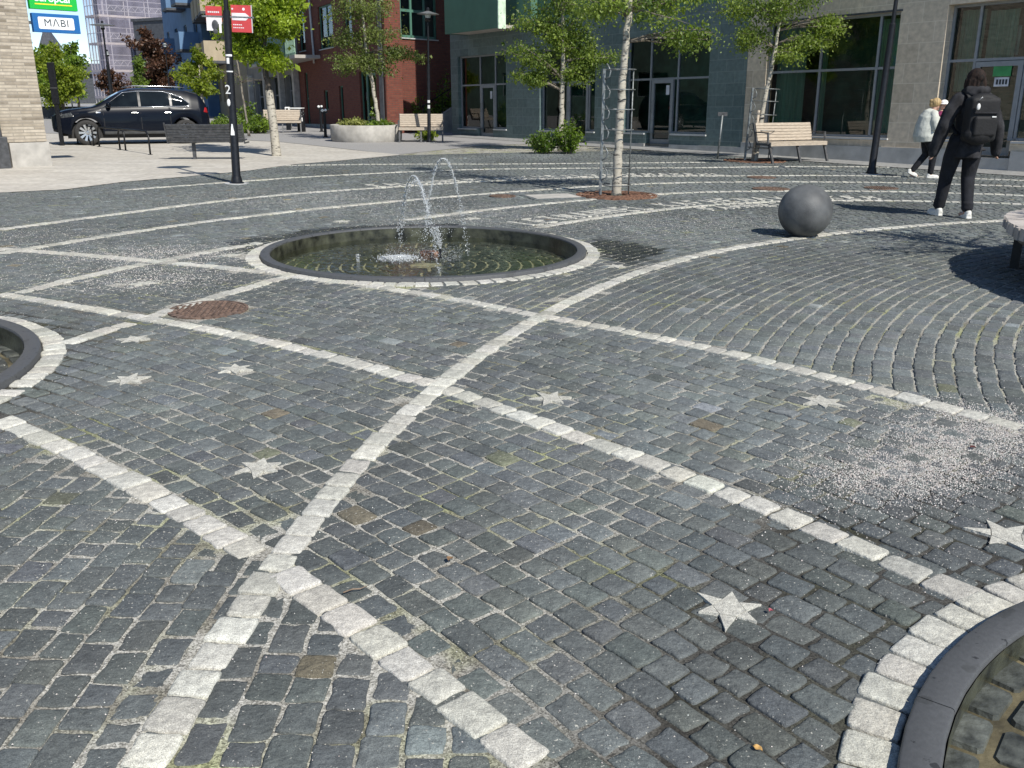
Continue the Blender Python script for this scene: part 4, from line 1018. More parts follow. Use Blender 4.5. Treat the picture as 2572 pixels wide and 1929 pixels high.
bb = block('street_building', 'tan apartment building with balconies between the blue and the pillared buildings', pB, 56, 112., 9.5, 13., 'beige', 4, 3, balc=[(0,1),(1,1),(2,1),(0,2),(1,2),(2,2),(0,3)], z_first=1.0, pitch=2.7)
mb = MB(); mb.tube([(3.1,1.42,2.1),(3.1,1.42,4.4)],.16,8); o = mb.build('downpipe', M['yellow'] if 'yellow' in M else M['plinthpale'], bb)
pC = (-20.792, 64.0)
block('street_building', 'slate blue apartment building with blue balconies', pC, 64, 118., 17., 15., 'blue', 4, 4, balc=[(0,1),(0,2),(1,2),(1,3),(2,1)], z_first=1.8, pitch=2.9)
block('street_building', 'darker blue low block under the scaffolded tower', (-33.029, 92.0), 92, 150., 5., 8.2, 'slate', 2, 2)

# --- tower behind scaffolding and netting
sc0 = (-39.945, 95.0)
tw = thing('tower_building', 'grey tower block wrapped in scaffolding and pale netting', 'building', (sc0[0],sc0[1],0), rot=(0,0,R(45.5)))
TH, TL, TD = 17., 10.5, 2.2
M['towergrey'] = mat('grey violet tower wall', (.15,.15,.17), .9, 0., .15, .6)
hs = [(TL*(i+.5)/4-.8, TL*(i+.5)/4+.8, 1.2+2.6*j, 2.8+2.6*j) for i in range(4) for j in range(6)]
mb = MB()
# local x along the sunny face, local +y away from the viewer
mb.box(0,TL,1.2,1.2+TD,-.5,TH); mb.build('wall', M['towergrey'], tw)
for (a,b,c_,d) in hs:
    mb = MB(); mb.box(a,b,1.14,1.2,c_,d); mb.build('window', M['slate'], tw)
mb = MB(); mb.box(-.2,TL+.2,1.0,1.4+TD,TH,TH+.3); mb.build('roof', M['slate'], tw)
scf = thing('scaffold', 'pale scaffolding with decks and netting round the grey tower', 'scaffold', (sc0[0],sc0[1],0), rot=(0,0,R(45.5)))
M['scaf'] = mat('pale scaffold tube', (.60,.57,.57), .5, 0., .05, 4); M['deck'] = mat('scaffold deck', (.66,.58,.50), .8, 0., .08, 4)
def net_mat():
    m, nt, out = _nt('lilac scaffold netting')
    t = N(nt, 'ShaderNodeBsdfTransparent'); d = N(nt, 'ShaderNodeBsdfDiffuse'); d.inputs['Color'].default_value = (.40,.38,.48,1)
    tc = N(nt, 'ShaderNodeTexCoord'); n1 = N(nt, 'ShaderNodeTexNoise', Scale=.8, Detail=5.); nt.links.new(tc.outputs['Object'], n1.inputs['Vector'])
    r = ramp(nt, n1.outputs['Fac'], [(.3, (.28,)*3), (.7, (.5,)*3)])
    mx = N(nt, 'ShaderNodeMixShader'); nt.links.new(r.outputs[0], mx.inputs['Fac']); nt.links.new(t.outputs[0], mx.inputs[1]); nt.links.new(d.outputs[0], mx.inputs[2])
    nt.links.new(mx.outputs[0], out.inputs['Surface']); return m
M['net'] = net_mat()
lev = [1.1+2.55*j for j in range(7)]
mb = MB()
for x in [TL*i/5 for i in range(6)]:
    for y in (0.,.9): mb.tube([(x,y,-.4),(x,y,TH+1)],.05,5)
for y in [1.+TD*i/3 for i in range(4)]:
    for x in (-.9,-.05): mb.tube([(x,y,-.4),(x,y,TH+1)],.05,5)
for q in lev:
    for dz in (1.0,1.5,0.5): mb.tube([(-.9,0,q+dz),(TL,0,q+dz)],.03,5)
    for i in range(5):
        x = TL*i/5
        for s in range(3): mb.tube([(x+TL/15*s,0,q+.55),(x+TL/15*(s+.5),0,q+1.)],.022,4); mb.tube([(x+TL/15*(s+.5),0,q+1.),(x+TL/15*(s+1),0,q+.55)],.022,4)
    mb.tube([(-.9,0,q+1.),(-.9,1+TD,q+1.)],.03,5)
mb.build('tubes', M['scaf'], scf)
for q in lev:
    mb = MB(); mb.box(-.9,TL,-.05,.9,q-.08,q+.12); mb.box(-.95,-.05,.95,1+TD,q-.08,q+.12); mb.build('deck', M['deck'], scf)
mb = MB(); mb.add([(-.95,-.1,1.),(TL,-.1,1.),(TL,-.1,TH+1),(-.95,-.1,TH+1)],[(0,1,2,3)]); mb.add([(-1.,-.1,1.),(-1.,1+TD,1.),(-1.,1+TD,TH+1),(-1.,-.1,TH+1)],[(0,1,2,3)]); mb.build('netting', M['net'], scf)

# --- spire beyond the trees
sp = (-72.738, 150.0)
ch = thing('church', 'dark pointed church spire rising over the trees', 'church', (sp[0],sp[1],0))
mb = MB(); mb.box(-1.0,1.0,-1.0,1.0,-1,8.6); mb.build('tower', M['slate'], ch)
mb = MB(); mb.add([(-1.2,-1.2,8.4),(1.4,-1.2,8.4),(1.4,1.2,8.4),(-1.2,1.2,8.4),(-.3,0,11.9)],[(0,1,4),(1,2,4),(2,3,4),(3,0,4),(3,2,1,0)]); mb.build('spire', M['slate'], ch)
mb = MB(); mb.box(1.2,9.,-1.5,1.5,-1,4.4); mb.add([(1.2,-2,4.4),(9.,-2,4.4),(9.,2,4.4),(1.2,2,4.4),(1.2,0,6.),(9.,0,6.)],[(0,1,5,4),(2,3,4,5),(1,2,5),(3,0,4)]); mb.build('nave', M['slate'], ch)

# --- pale brick building at the left edge with stone foot, signs and grey downpipe
CBp = (-9.738, 19.357)
lb = thing('brick_building', 'pale brick corner building on a stone base at the left edge', 'building', (CBp[0],CBp[1],0), rot=(0,0,R(45.5)))
mb = MB(); mb.box(-9.,0.,0.,8.,.50,7.5); mb.build('wall', M['palebrick'], lb)
mb = MB(); mb.box(-.74,.03,-.035,8.,-.1,.49,0,None,.008); mb.build('plinth', M['concrete'], lb)
mb = MB(); mb.box(-9.,-.80,-.03,.3,-.1,.49); mb.build('side_plinth', M['darkgrey'], lb)
mb = MB(); mb.box(-1.08,-.80,-.16,-.002,0,.62,0,None,.01); mb.tube([(-.93,-.08,.6),(-.97,-.08,1.35)],.07,10); o = mb.build('downpipe', M['darkgrey'], lb)
mb = MB(); mb.box(-9.1,.1,-.1,8.1,7.5,7.8); mb.build('roof', M['slate'], lb)
M['signblue'] = mat('sign blue', (.015,.125,.36), .4, 0., .02, 2); M['signgreen'] = mat('sign green', (.012,.46,.055), .4, 0., .02, 2)
M['signwhite'] = mat('sign white', (.80,.81,.82), .4, 0., .01, 2); M['signink'] = mat('sign lettering', (.035,.05,.06), .5); M['signyellow'] = mat('sign yellow', (.80,.70,.03), .5)
def wallsign(label, x0, x1, z0, z1, m):
    t = thing('hanging_sign', label, 'sign', (CBp[0],CBp[1],0), rot=(0,0,R(45.5)))
    mb = MB(); mb.box(x0,x1,-.06,.06,z0,z1,0,None,.006); mb.build('board', M[m], t)
    mb = MB(); mb.box(.02,x0+.2,.061,.10,(z0+z1)/2-.03,(z0+z1)/2+.03); mb.build('bracket', M['steel'], t); return t
def rrect(x0,x1,z0,z1,r,n=6):
    return [(cx+r*math.cos(a0+PI/2*k/n), cz+r*math.sin(a0+PI/2*k/n)) for cx,cz,a0 in ((x1-r,z1-r,0),(x0+r,z1-r,PI/2),(x0+r,z0+r,PI),(x1-r,z0+r,1.5*PI)) for k in range(n+1)]
RX = Matrix.Rotation(R(90),4,'X')
s1 = wallsign('blue hanging sign with the word MABI on a white panel', .055,.97,2.637,2.997,'signblue')
mb = MB(); mb.prism(rrect(.155,.855,2.70,2.93,.03), .0, .004, 0, Matrix.Translation((0,-.061,0)) @ RX); mb.build('white_panel', M['signwhite'], s1)
text_mesh('lettering', 'M\u039bBI', .20, M['signink'], s1, Matrix.Translation((.505,-.0665,2.815)) @ RX, .0012, 1.12)
s2 = wallsign('bright green hanging sign with white car hire lettering and a yellow line', .045,.97,3.072,3.46,'signgreen')
text_mesh('lettering', 'europcar', .205, M['signwhite'], s2, Matrix.Translation((.50,-.0625,3.285)) @ RX, .0012, .98, .004)
mb = MB(); mb.box(.14,.86,-.0655,-.0605,3.158,3.18); mb.build('underline', M['signyellow'], s2)

# --- unseen dark block added left of the square for the shop windows to reflect
ob = block('street_building', 'dark greenish block added outside the left edge for the shop windows to reflect', (-36.,62.), 62, 268., 46., 17., 'reflblock', 4, 9, base=-.5, wz=1.7, ww=2.2, z_first=1.4, pitch=3.8)
# ------------------------------------------------------------------ trees and plants
M['birch'] = bark_mat('birch bark', (.50,.46,.38), (.05,.045,.04), (9,9,26), .60)
M['bark'] = bark_mat('grey bark', (.30,.27,.22), (.10,.085,.07), (14,14,5), .55)
M['barkdark'] = bark_mat('dark bark', (.11,.09,.07), (.04,.035,.03), (14,14,5), .55)
M['twig'] = mat('brown twig bark', (.17,.145,.115), .85, 0., .25, 20)
M['lf_birch'] = leaf_mat('birch leaves', (0.075,0.130,0.022), (0.29,0.37,0.075), .45)
M['lf_olive'] = leaf_mat('olive leaves', (0.075,0.110,0.026), (0.25,0.30,0.085), .42)
M['lf_maple'] = leaf_mat('bright maple leaves', (0.101,0.162,0.008), (0.364,0.462,0.042), .45)
M['lf_dark'] = leaf_mat('dense green leaves', (0.045,0.093,0.009), (0.207,0.315,0.022))
M['lf_lime'] = leaf_mat('lime green leaves', (0.098,0.154,0.011), (0.300,0.360,0.038), .4)
M['lf_copper'] = leaf_mat('copper leaves', (0.033,0.015,0.011), (0.138,0.066,0.036), .25)
M['lf_shrub'] = leaf_mat('shrub leaves', (0.042,0.091,0.011), (0.208,0.304,0.032))
M['lf_pale'] = leaf_mat('pale grassy leaves', (0.160,0.190,0.040), (0.450,0.460,0.160), .35)
M['lf_fir'] = leaf_mat('young conifer needles', (0.065,0.111,0.016), (0.196,0.280,0.042))
def leaves(name, pts, size, m, parent, sv=.35, droop=.35, seed=0, aspect=.62):
    """one mesh of many folded leaf blades at the given points"""
    P = np.asarray(pts, float); n = len(P)
    d = rng.normal(0,1,(n,3)); d[:,2] -= droop; d /= np.linalg.norm(d,axis=1,keepdims=True)
    u = rng.normal(0,1,(n,3)); u -= d*(u*d).sum(1,keepdims=True); u /= np.linalg.norm(u,axis=1,keepdims=True)
    w_ = np.cross(d,u)
    s = size*np.exp(rng.normal(0,sv,n))[:,None]
    a = P; tip = P+d*s; ml = P+d*s*.45+u*s*aspect*.5+w_*s*.10; mr = P+d*s*.45-u*s*aspect*.5+w_*s*.10
    V = np.stack([a,mr,tip,ml],1).reshape(-1,3)
    F = (np.array([(0,1,2),(0,2,3)])[None]+(np.arange(n)*4)[:,None,None]).reshape(-1,3)
    me = bpy.data.meshes.new(name); me.from_pydata(V.tolist(), [], F.tolist()); me.materials.append(m)
    cl = np.array([mnoise.noise(Vector((p[0]*1.7+seed, p[1]*1.7, p[2]*1.7))) for p in P])
    t = np.clip(.5+.55*cl+rng.normal(0,.22,n),0,1); tn = np.stack([t,t,t,np.ones(n)],1)
    set_tone(me, np.repeat(tn[:,None,:],4,1))
    o = bpy.data.objects.new(name, me); C.objects.link(o); o.parent = parent; return o
def rvec(): 
    v = Vector(rng.normal(0,1,3)); return v.normalized()
def tree(name, label, base, trunk, rad, blobs, nleaf, lsize, lm, bm_='birch', group=None, nb=4, twig=.35, clump=22, droop=.35, sub=7, trunk_top=None, spread=.10, guard=False):
    """trunk: list of points (local); blobs: (centre, radii) of the crown; limbs run from the trunk into every blob,
    twigs fork from them and the leaves hang in clumps along the twigs"""
    t = thing(name, label, 'tree', (base[0],base[1],0), 0, group)
    pts = [Vector(p) for p in trunk]; mb = MB()
    # resample the trunk with a slight waver
    tp, tr = [], []; L = len(pts)
    for i in range(L-1):
        for k in range(6):
            q = k/6; p = pts[i].lerp(pts[i+1], q)
            tp.append(p+Vector((rng.normal(0,rad*.10), rng.normal(0,rad*.10), 0))); f = (i+q)/(L-1)
            tr.append(rad*(1.12-.12*min(1,f*6))*(1-.78*f**1.4)*(1+rng.normal(0,.03)))
    tp.append(pts[-1]); tr.append(rad*.18); tr[0] = rad*1.3
    mb.tube(tp, tr, 12); mb.build('trunk', M[bm_], t, True)
    lf = []; br = MB()
    for (c_, rd) in blobs:
        c_ = Vector(c_)
        # nearest trunk point below the blob
        cand = [i for i, p in enumerate(tp) if p.z < c_.z-.15*rd[2]] or [len(tp)//2]
        i0 = max(cand); i0 = max(0, i0-int(rng.integers(0,3)))
        s0 = tp[i0]; r_ = max(.010, tr[i0]*.34)
        for b in range(nb):
            e = c_+Vector((rng.normal(0,.45)*rd[0], rng.normal(0,.45)*rd[1], rng.normal(0,.40)*rd[2]))
            mid = s0.lerp(e,.5)+Vector((rng.normal(0,.10)*rd[0], rng.normal(0,.10)*rd[1], .12*rd[2]))
            limb = [s0, s0.lerp(mid,.55)+Vector((0,0,.03)), mid, mid.lerp(e,.5)+Vector((0,0,.03*rd[2])), e]
            br.tube(limb, [r_, r_*.8, r_*.6, r_*.4, r_*.18], 6)
            for k in range(sub):
                q = rng.uniform(.35,1.); j = min(3,int(q*4)); o_ = limb[j].lerp(limb[j+1], q*4-j)
                dirv = rvec(); dirv.z = dirv.z*.6+.05
                ln = twig*rng.uniform(.5,1.3)*(rd[0]+rd[2])*.5
                e2 = o_+dirv*ln; e2.z -= droop*.25*ln
                # keep twigs inside the blob's outline (uneven edge)
                dd = Vector(((e2.x-c_.x)/rd[0], (e2.y-c_.y)/rd[1], (e2.z-c_.z)/rd[2]))
                if dd.length > 1.05: e2 = c_+Vector((dd.x*rd[0],dd.y*rd[1],dd.z*rd[2]))/dd.length*rng.uniform(.8,1.05)
                m2 = o_.lerp(e2,.5)+Vector((0,0,.05*ln))
                br.tube([o_,m2,e2],[r_*.25,r_*.18,.003],4,cap=False)
                for h in range(max(1,int(nleaf/(len(blobs)*nb*sub*clump)+.5))):
                    cc = o_.lerp(e2, rng.uniform(.35,1.0))
                    for g in range(clump):
                        lf.append((cc.x+rng.normal(0,spread*rd[0]+.03), cc.y+rng.normal(0,spread*rd[1]+.03), cc.z-abs(rng.normal(0,.02))*2+rng.normal(0,spread*rd[2]*.8+.02)))
    br.build('limbs', M['twig'], t, True)
    leaves('crown', lf, lsize, M[lm], t, droop=droop, seed=base[0])
    return t
g_row = 'young trees standing on the square'
# front birch in the grate
bb_ = (1.579, 13.938)
birch = tree('birch_tree', 'front white barked birch in the round rusty grate', bb_,
  [(0,0,-.03),(.01,.0,.6),(.02,0,1.3),(.045,0,1.9),(.07,0,2.25),(.10,.02,2.8),(.14,.05,3.6),(.15,.05,4.6),(.18,.05,5.8),(.2,.05,6.8)], .066,
  [((.75,.0,2.72),(.75,.6,.38)),((-.55,.1,2.75),(.45,.5,.32)),((1.25,.2,2.45),(.42,.4,.38)),((.35,.2,3.0),(.9,.8,.5)),((1.35,.1,3.0),(.6,.6,.5)),((-.6,.2,3.6),(.8,.8,.6)),((.7,0,3.9),(1.,.9,.6)),((0,0,4.8),(1.1,1.,.7)),((.2,0,5.8),(.8,.8,.8)),((.2,0,6.7),(.45,.45,.6))],
  12000, .042, 'lf_birch', 'birch', g_row, nb=4, droop=.7, twig=.45, clump=14, spread=.17)
# staked tree by the timber bench
t3 = (5.721, 21.819)
tree('birch_tree', 'staked birch beside the timber bench in front of the beige wall', t3,
  [(0,0,-.03),(.06,0,.8),(.13,0,1.5),(.20,0,1.95),(.27,0,2.6),(.33,0,3.4),(.36,0,4.6),(.38,0,6.4)], .060,
  [((-.55,.1,2.75),(.55,.6,.55)),((.75,0,2.6),(.8,.7,.42)),((1.45,.1,2.75),(.65,.6,.40)),((1.9,.0,3.0),(.5,.5,.35)),((.1,.0,3.2),(.9,.9,.6)),((1.0,.0,3.5),(1.,.9,.6)),((-.7,0,3.5),(.7,.8,.6)),((.4,0,4.5),(1.3,1.2,.8)),((.4,0,5.6),(1.,1.,.8)),((.4,0,6.5),(.5,.5,.6))],
  15000, .052, 'lf_birch', 'birch', g_row, nb=4, droop=.6, clump=13, spread=.17)
# tree growing from the shrubs by the shop
t2 = (1.296, 25.341)
tree('birch_tree', 'broad leafy birch rising out of the two shrubs by the shop front', t2,
  [(0,0,0),(.02,0,.9),(.02,0,1.7),(.02,0,2.6),(0,0,3.5),(-.02,0,4.8),(0,0,6.6)], .075,
  [((-.9,0,2.35),(.75,.8,.45)),((.7,0,2.15),(.75,.7,.5)),((0,0,2.75),(1.1,1.,.55)),((-1.05,0,1.95),(.45,.5,.28)),((1.1,0,2.55),(.55,.6,.4)),((.6,0,3.2),(.95,.9,.55)),((-.7,0,3.35),(.9,.9,.55)),((.1,0,4.0),(1.3,1.2,.7)),((0,0,5.1),(1.2,1.2,.8)),((0,0,6.3),(.8,.8,.8))],
  19000, .060, 'lf_birch', 'birch', g_row, nb=5, droop=.5, clump=14, spread=.17)
# bright maple on the light paving, lower trunk painted pale
t4 = (-5.855, 22.859)
mp_ = tree('maple_tree', 'bright yellow green maple with a pale painted lower trunk', t4,
  [(0,0,-.02),(-.03,0,.8),(-.07,0,1.6),(-.12,0,2.0),(-.10,0,2.5),(-.06,0,3.2),(0,0,4.4),(0,0,5.8)], .085,
  [((-.55,0,2.45),(.5,.5,.40)),((.25,0,2.35),(.40,.45,.38)),((-.95,.1,2.95),(.5,.5,.38)),((0,0,2.95),(.8,.8,.45)),((.75,0,3.05),(.45,.5,.45)),((-.4,0,3.55),(.95,.95,.45)),((.55,0,3.65),(.75,.8,.45)),((0,0,4.3),(1.2,1.2,.6)),((0,0,5.1),(1.,1.,.6)),((0,0,5.9),(.6,.6,.5))],
  18000, .078, 'lf_maple', 'barkdark', g_row, nb=5, droop=.35, clump=14, spread=.17)
mb = MB(); mb.tube([(0,0,.0),(-.015,0,.4),(-.03,0,.8),(-.055,0,1.25),(-.07,0,1.55)], [.118,.104,.101,.098,.093], 14, cap=False); mb.build('painted_bark', M['birch'], mp_, True)
# birch in the round planter
t5 = (-4.42, 30.8)
tree('birch_tree', 'slender white birch growing in the round concrete planter', t5,
  [(0,0,.3),(-.06,0,.9),(-.18,0,1.9),(-.30,0,2.6),(-.36,0,3.4),(-.42,0,4.2),(-.45,0,5.2),(-.5,0,6.6)], .068,
  [((-1.35,0,2.45),(.55,.6,.35)),((.35,0,2.45),(.75,.7,.42)),((-.35,0,2.55),(.55,.6,.5)),((1.15,0,2.85),(.55,.6,.35)),((-1.1,0,3.3),(.75,.7,.5)),((.3,0,3.4),(.9,.9,.5)),((-1.1,0,4.2),(.85,.9,.5)),((.1,0,4.2),(.9,.9,.55)),((-.4,0,5.2),(1.1,1.1,.7)),((-.4,0,6.3),(.6,.6,.6))],
  14000, .062, 'lf_olive', 'birch', g_row, nb=5, droop=.5, clump=13, spread=.18)
# thin bare tree
t6 = ((-9.664, 34.0, -0.045)[0], 34.)
tree('bare_tree', 'thin almost leafless young tree behind the black lamp post', t6,
  [(0,0,0),(-.08,0,1.),(-.15,0,2.),(-.25,0,3.),(-.38,0,4.2)], .045, [((.2,0,1.95),(.6,.5,.35)),((-.6,0,2.1),(.45,.5,.35)),((-.2,0,2.9),(.7,.6,.5))], 120, .05, 'lf_olive', 'bark', nb=5, sub=8, clump=1, twig=.5)
# yellow-green multi-stem birch behind the car
def far_tree(name, label, px, dist, zb, hw, z0, z1, n, ls, lm, bark='birch', stems=1, group='trees along the street behind', nbl=9, cone=False, seed=1):
    x = (px-1286.)/2250.*dist
    r_ = np.random.default_rng(seed); bl = []
    for i in range(nbl):
        f = (i+.5)/nbl; zz = z0+(z1-z0)*(.12+.82*f)
        wq = hw*(1-.85*f if cone else math.sqrt(max(.08,1-(2*f-.85)**2*.9)))
        a = r_.uniform(0,2*PI); q = .55*wq if not cone else .25*wq
        bl.append(((q*math.cos(a), q*math.sin(a)*.8, zz), (max(.25,wq*.62), max(.25,wq*.62), (z1-z0)*.17)))
    return tree(name, label, (x,dist), [(0,0,zb),(.03,0,zb+(z0-zb)*.6),(0,0,z0+.3*(z1-z0)),(0,0,z1*.92)], .05+.012*(z1), bl, n, ls, lm, bark, group, nb=4, sub=6, clump=14, spread=.16)
far_tree('birch_tree', 'lime green bushy birch to the right of the dark car', 541, 40., 0, .95, 1.35, 3.25, 6500, .10, 'lf_lime', seed=3)
far_tree('copper_tree', 'copper leaved tree behind the dark car', 432, 62., 0, 1.95, .9, 5.4, 8000, .17, 'lf_copper', 'barkdark', nbl=12, seed=4)
far_tree('conifer_tree', 'small pale green cone shaped tree in front of the copper one', 396, 50., 0, .95, .6, 3.4, 4500, .11, 'lf_fir', 'bark', nbl=9, cone=True, seed=5)
far_tree('broadleaf_tree', 'dense dark green tree beside the pale brick corner', 118, 62., 0, 2.1, .5, 4.9, 8000, .18, 'lf_dark', 'barkdark', nbl=13, seed=6)
far_tree('broadleaf_tree', 'bright green rounded tree left of the street lamp, nearest the car bonnet', 205, 56., 0, 1.65, .7, 4.35, 8000, .15, 'lf_lime', 'barkdark', nbl=13, seed=7)
far_tree('broadleaf_tree', 'tall green tree under the church spire', 185, 74., 0, 2.4, 1.0, 5.2, 7000, .20, 'lf_dark', 'barkdark', nbl=12, seed=8)
far_tree('broadleaf_tree', 'green tree touching the scaffolded tower', 243, 78., 0, 1.7, 1.2, 5.8, 6000, .20, 'lf_dark', 'barkdark', nbl=12, seed=9)
far_tree('broadleaf_tree', 'low rusty green tree in front of the tower foot', 330, 80., 0, 1.8, .6, 3.6, 3000, .2, 'lf_copper', 'barkdark', nbl=8, seed=10)
# tree inside the round bench, mostly outside the picture; its thin shadow falls across the arcs
rb = (6.45, 6.70)
tree('plane_tree', 'sparse tree inside the round wooden bench, outside the right edge', rb,
  [(0,0,0),(.02,0,1.2),(0,0,2.2),(0,0,3.2),(0,0,4.6)], .10, [((-1.1,.2,3.0),(1.0,.9,.5)),((.2,.8,3.3),(1.1,1.,.6)),((.9,-.4,3.2),(1.,.9,.6)),((-.6,-.9,3.2),(.9,.9,.5)),((-.9,1.5,2.8),(.8,.7,.4)),((0,0,4.2),(1.2,1.2,.7))], 1500, .06, 'lf_birch', 'barkdark', nb=5, sub=7, clump=5)

def bush(name, label, base, rx, ry, h, n, ls, lm, cat='shrub', group=None, stems=26, z0=0.):
    t = thing(name, label, cat, (base[0],base[1],z0), 0, group); mb = MB(); lf = []
    for i in range(stems):
        a = rng.uniform(0,2*PI); q = math.sqrt(rng.uniform(0,1)); bx, by = .25*q*rx*math.cos(a), .25*q*ry*math.sin(a)
        hh = h*(1-.45*q*q)*rng.uniform(.75,1.12); ex, ey = q*rx*math.cos(a), q*ry*math.sin(a)
        pts = [Vector((bx,by,0)), Vector((bx+(ex-bx)*.45, by+(ey-by)*.45, hh*.55)), Vector((ex,ey,hh))]
        mb.tube(pts, [.008,.006,.002], 4, cap=False)
        for k in range(int(n/stems)):
            f = rng.uniform(.15,1.); p = pts[0].lerp(pts[1], f*2) if f < .5 else pts[1].lerp(pts[2], f*2-1)
            lf.append((p.x+rng.normal(0,rx*.10), p.y+rng.normal(0,ry*.10), max(.01,p.z+rng.normal(0,h*.05))))
    mb.build('stems', M['bark'], t); leaves('foliage', lf, ls, M[lm], t, seed=base[0]); return t
q = (0.791, 23.914); bush('shrub', 'rounded green shrub at the tree foot by the shop, left of two', (q[0],q[1]+.35), .50, .4, .60, 2600, .055, 'lf_shrub', stems=34)
q = (1.403, 23.789); bush('shrub', 'darker green shrub at the tree foot by the shop, right of two', (q[0]+.02,q[1]+.45), .46, .4, .82, 2800, .055, 'lf_dark', stems=34)
q = (-10.123, 36.43)
for i, (dx, dy, h, lb) in enumerate(((-1.2,.2,.75,'tall leafy shrub between the lamp post and the far bench, left of three'),(-.35,.4,1.15,'tallest leafy shrub left of the far timber bench'),(.25,-.1,.7,'low bushy shrub next to the far timber bench'))):
    bush('shrub', lb, (q[0]+dx,q[1]+dy), .55, .5, h, 1300, .09, 'lf_shrub', stems=24)
q = (-9.98, 30.842); bush('shrub', 'low green shrub behind the dark car tail', (q[0],q[1]+2.), .8, .6, .75, 1500, .08, 'lf_shrub', stems=24)
q = (-3.106, 30.322); bush('shrub', 'bright green weeds growing under the middle timber bench', (q[0]+.15,q[1]+1.0), .65, .35, .35, 900, .07, 'lf_lime', 'plant', stems=22)
# hedge bank beside the stairs
q = (-4.016, 37.0, 0.078)
for i, (dx,dy,h,r_) in enumerate(((-1.,.6,1.1,.9),(.1,.9,1.4,.8))):
    bush('hedge_bush', ['dark hedge bush behind the middle timber bench','dark hedge bush climbing beside the stairs'][i], (q[0]+dx,q[1]+dy), r_, .6, h, 1500, .09, 'lf_dark', stems=24)
bush('hedge_bush', 'dark hedge bush at the stair top by the teal corner', (-2.9,39.2), 1.0, .7, 2.5, 2200, .1, 'lf_dark', stems=30)
# ------------------------------------------------------------------ street furniture
M['sticker'] = mat('white sticker', (.78,.78,.76), .6); M['bannerred'] = mat('red banner cloth', (.55,.055,.06), .7, 0., .06, 8); M['bannerwhite'] = mat('white banner print', (.78,.74,.74), .7)
M['lampglass'] = mat('frosted lamp glass', (.55,.58,.58), .25, 0., .03, 4)
def on_pole(mb, r, a0, a1, z0, z1, e=.003, n=8):
    mb.lathe([(r+e,z0),(r+e,z1)], n, 0, None, R(a0), R(a1))
def lamp_post(name, label, loc, h, r, lean=(0,0), head=True, group='black lamp posts', hat=.34):
    t = thing(name, label, 'lamp post', (loc[0],loc[1],0), rot=(lean[0],lean[1],0), group=group)
    mb = MB(); mb.lathe([(0,0),(r*2.0,0),(r*2.0,.015),(r*1.55,.03),(r*1.30,.11),(r*1.12,.14),(r*1.08,h*.24),(r*1.0,h*.245),(r*.95,h*.6),(r*.62,h*.605),(r*.55,h-.28),(0,h-.28)], 24); mb.build('pole', M['black'], t, True, 35)
    mb = MB(); mb.lathe([(r*2.05,-.01),(r*3.3,-.01),(r*3.3,.006),(r*2.05,.008)], 20); mb.build('foot_ring', M['plinthpale'], t)
    if head:
        mb = MB(); mb.lathe([(0,h-.30),(.05,h-.30),(.09,h-.27),(.10,h-.22),(.075,h-.20),(.0,h-.20)], 20); mb.lathe([(0,h-.02),(.055,h-.02),(.055,h+.07),(.03,h+.10),(0,h+.11)],16); mb.build('lamp_holder', M['black'], t, True, 30)
        mb = MB(); mb.lathe([(.075,h-.21),(.09,h-.12),(.075,h-.03)], 18); mb.build('lamp_glass', M['lampglass'], t, True)
        mb = MB(); mb.lathe([(.05,h-.0),(hat*.45,h-.035),(hat,h-.085),(hat,h-.095),(hat*.45,h-.05),(.04,h-.02)], 32); mb.build('lamp_shade', M['hat'], t, True, 50)
    return t
M['hat'] = mat('grey lamp hat', (.20,.21,.21), .4, .3, .08, 6)
lp = (-4.718, 15.625)
lamp = lamp_post('lamp_post', 'black lamp post with stickers and red direction banners on the left', lp, 4.55, .062, (0, R(1.6)))
for a0,a1,z0,z1 in ((205,335,2.045,2.075),(205,335,1.80,1.82),(240,285,1.93,2.02)):
    mb = MB(); on_pole(mb,.0585,a0,a1,z0,z1,.003,14); mb.build('sticker', M['sticker'], lamp)
text_mesh('sticker', '2', .20, M['sticker'], lamp, Matrix.Translation((-.035,-.067,1.52)) @ RX, .001)
mb = MB(); mb.prism([(-.01,.98),(.012,.98),(.02,.90),(.032,.86),(.034,.80),(-.03,.80),(-.022,.88)], 0, .002, 0, Matrix.Translation((.0,-.071,-.22+.22)) @ RX); mb.build('sticker', M['sticker'], lamp)
mb = MB(); mb.ell((-.035,-.062,1.32),(.028,.010,.06),10); mb.build('sticker', M['sticker'], lamp)
# banners: thin double boards on an arm
mb = MB(); mb.box(-.40,.44,-.012,.012,2.635,2.66); mb.build('banner_arm', M['steel'], lamp)
mb = MB(); mb.box(.075,.40,-.008,.008,2.42,2.83); b1 = mb.build('banner', M['bannerred'], lamp)
mb = MB(); mb.prism([(.085,2.60),(.31,2.60),(.375,2.655),(.31,2.71),(.085,2.71)], 0,.003,0,Matrix.Translation((0,-.008,0)) @ RX); mb.build('arrow', M['bannerwhite'], b1)
mb = MB(); mb.lathe([(0,0),(.022,0)],14,0,Matrix.Translation((.28,-.0095,2.77)) @ RX); mb.lathe([(0,0),(.014,0)],14,0,Matrix.Translation((.10,-.0095,2.77)) @ RX)
for i in range(5): mb.box(.10+i*.03,.122+i*.03,-.0105,-.0085,2.525,2.54)
for i in range(6): mb.box(.10+i*.03,.122+i*.03,-.0105,-.0085,2.48,2.495)
mb.build('small_print', M['bannerwhite'], b1)
mb = MB(); mb.box(.40,.412,-.012,.012,2.415,2.835); mb.build('edge_strip', M['scaf'], b1)
mb = MB(); mb.box(-.335,-.075,-.008,.008,2.57,2.80); b2 = mb.build('banner', M['bannerred'], lamp)
mb = MB(); mb.box(-.33,-.08,-.0105,-.0085,2.535,2.63)
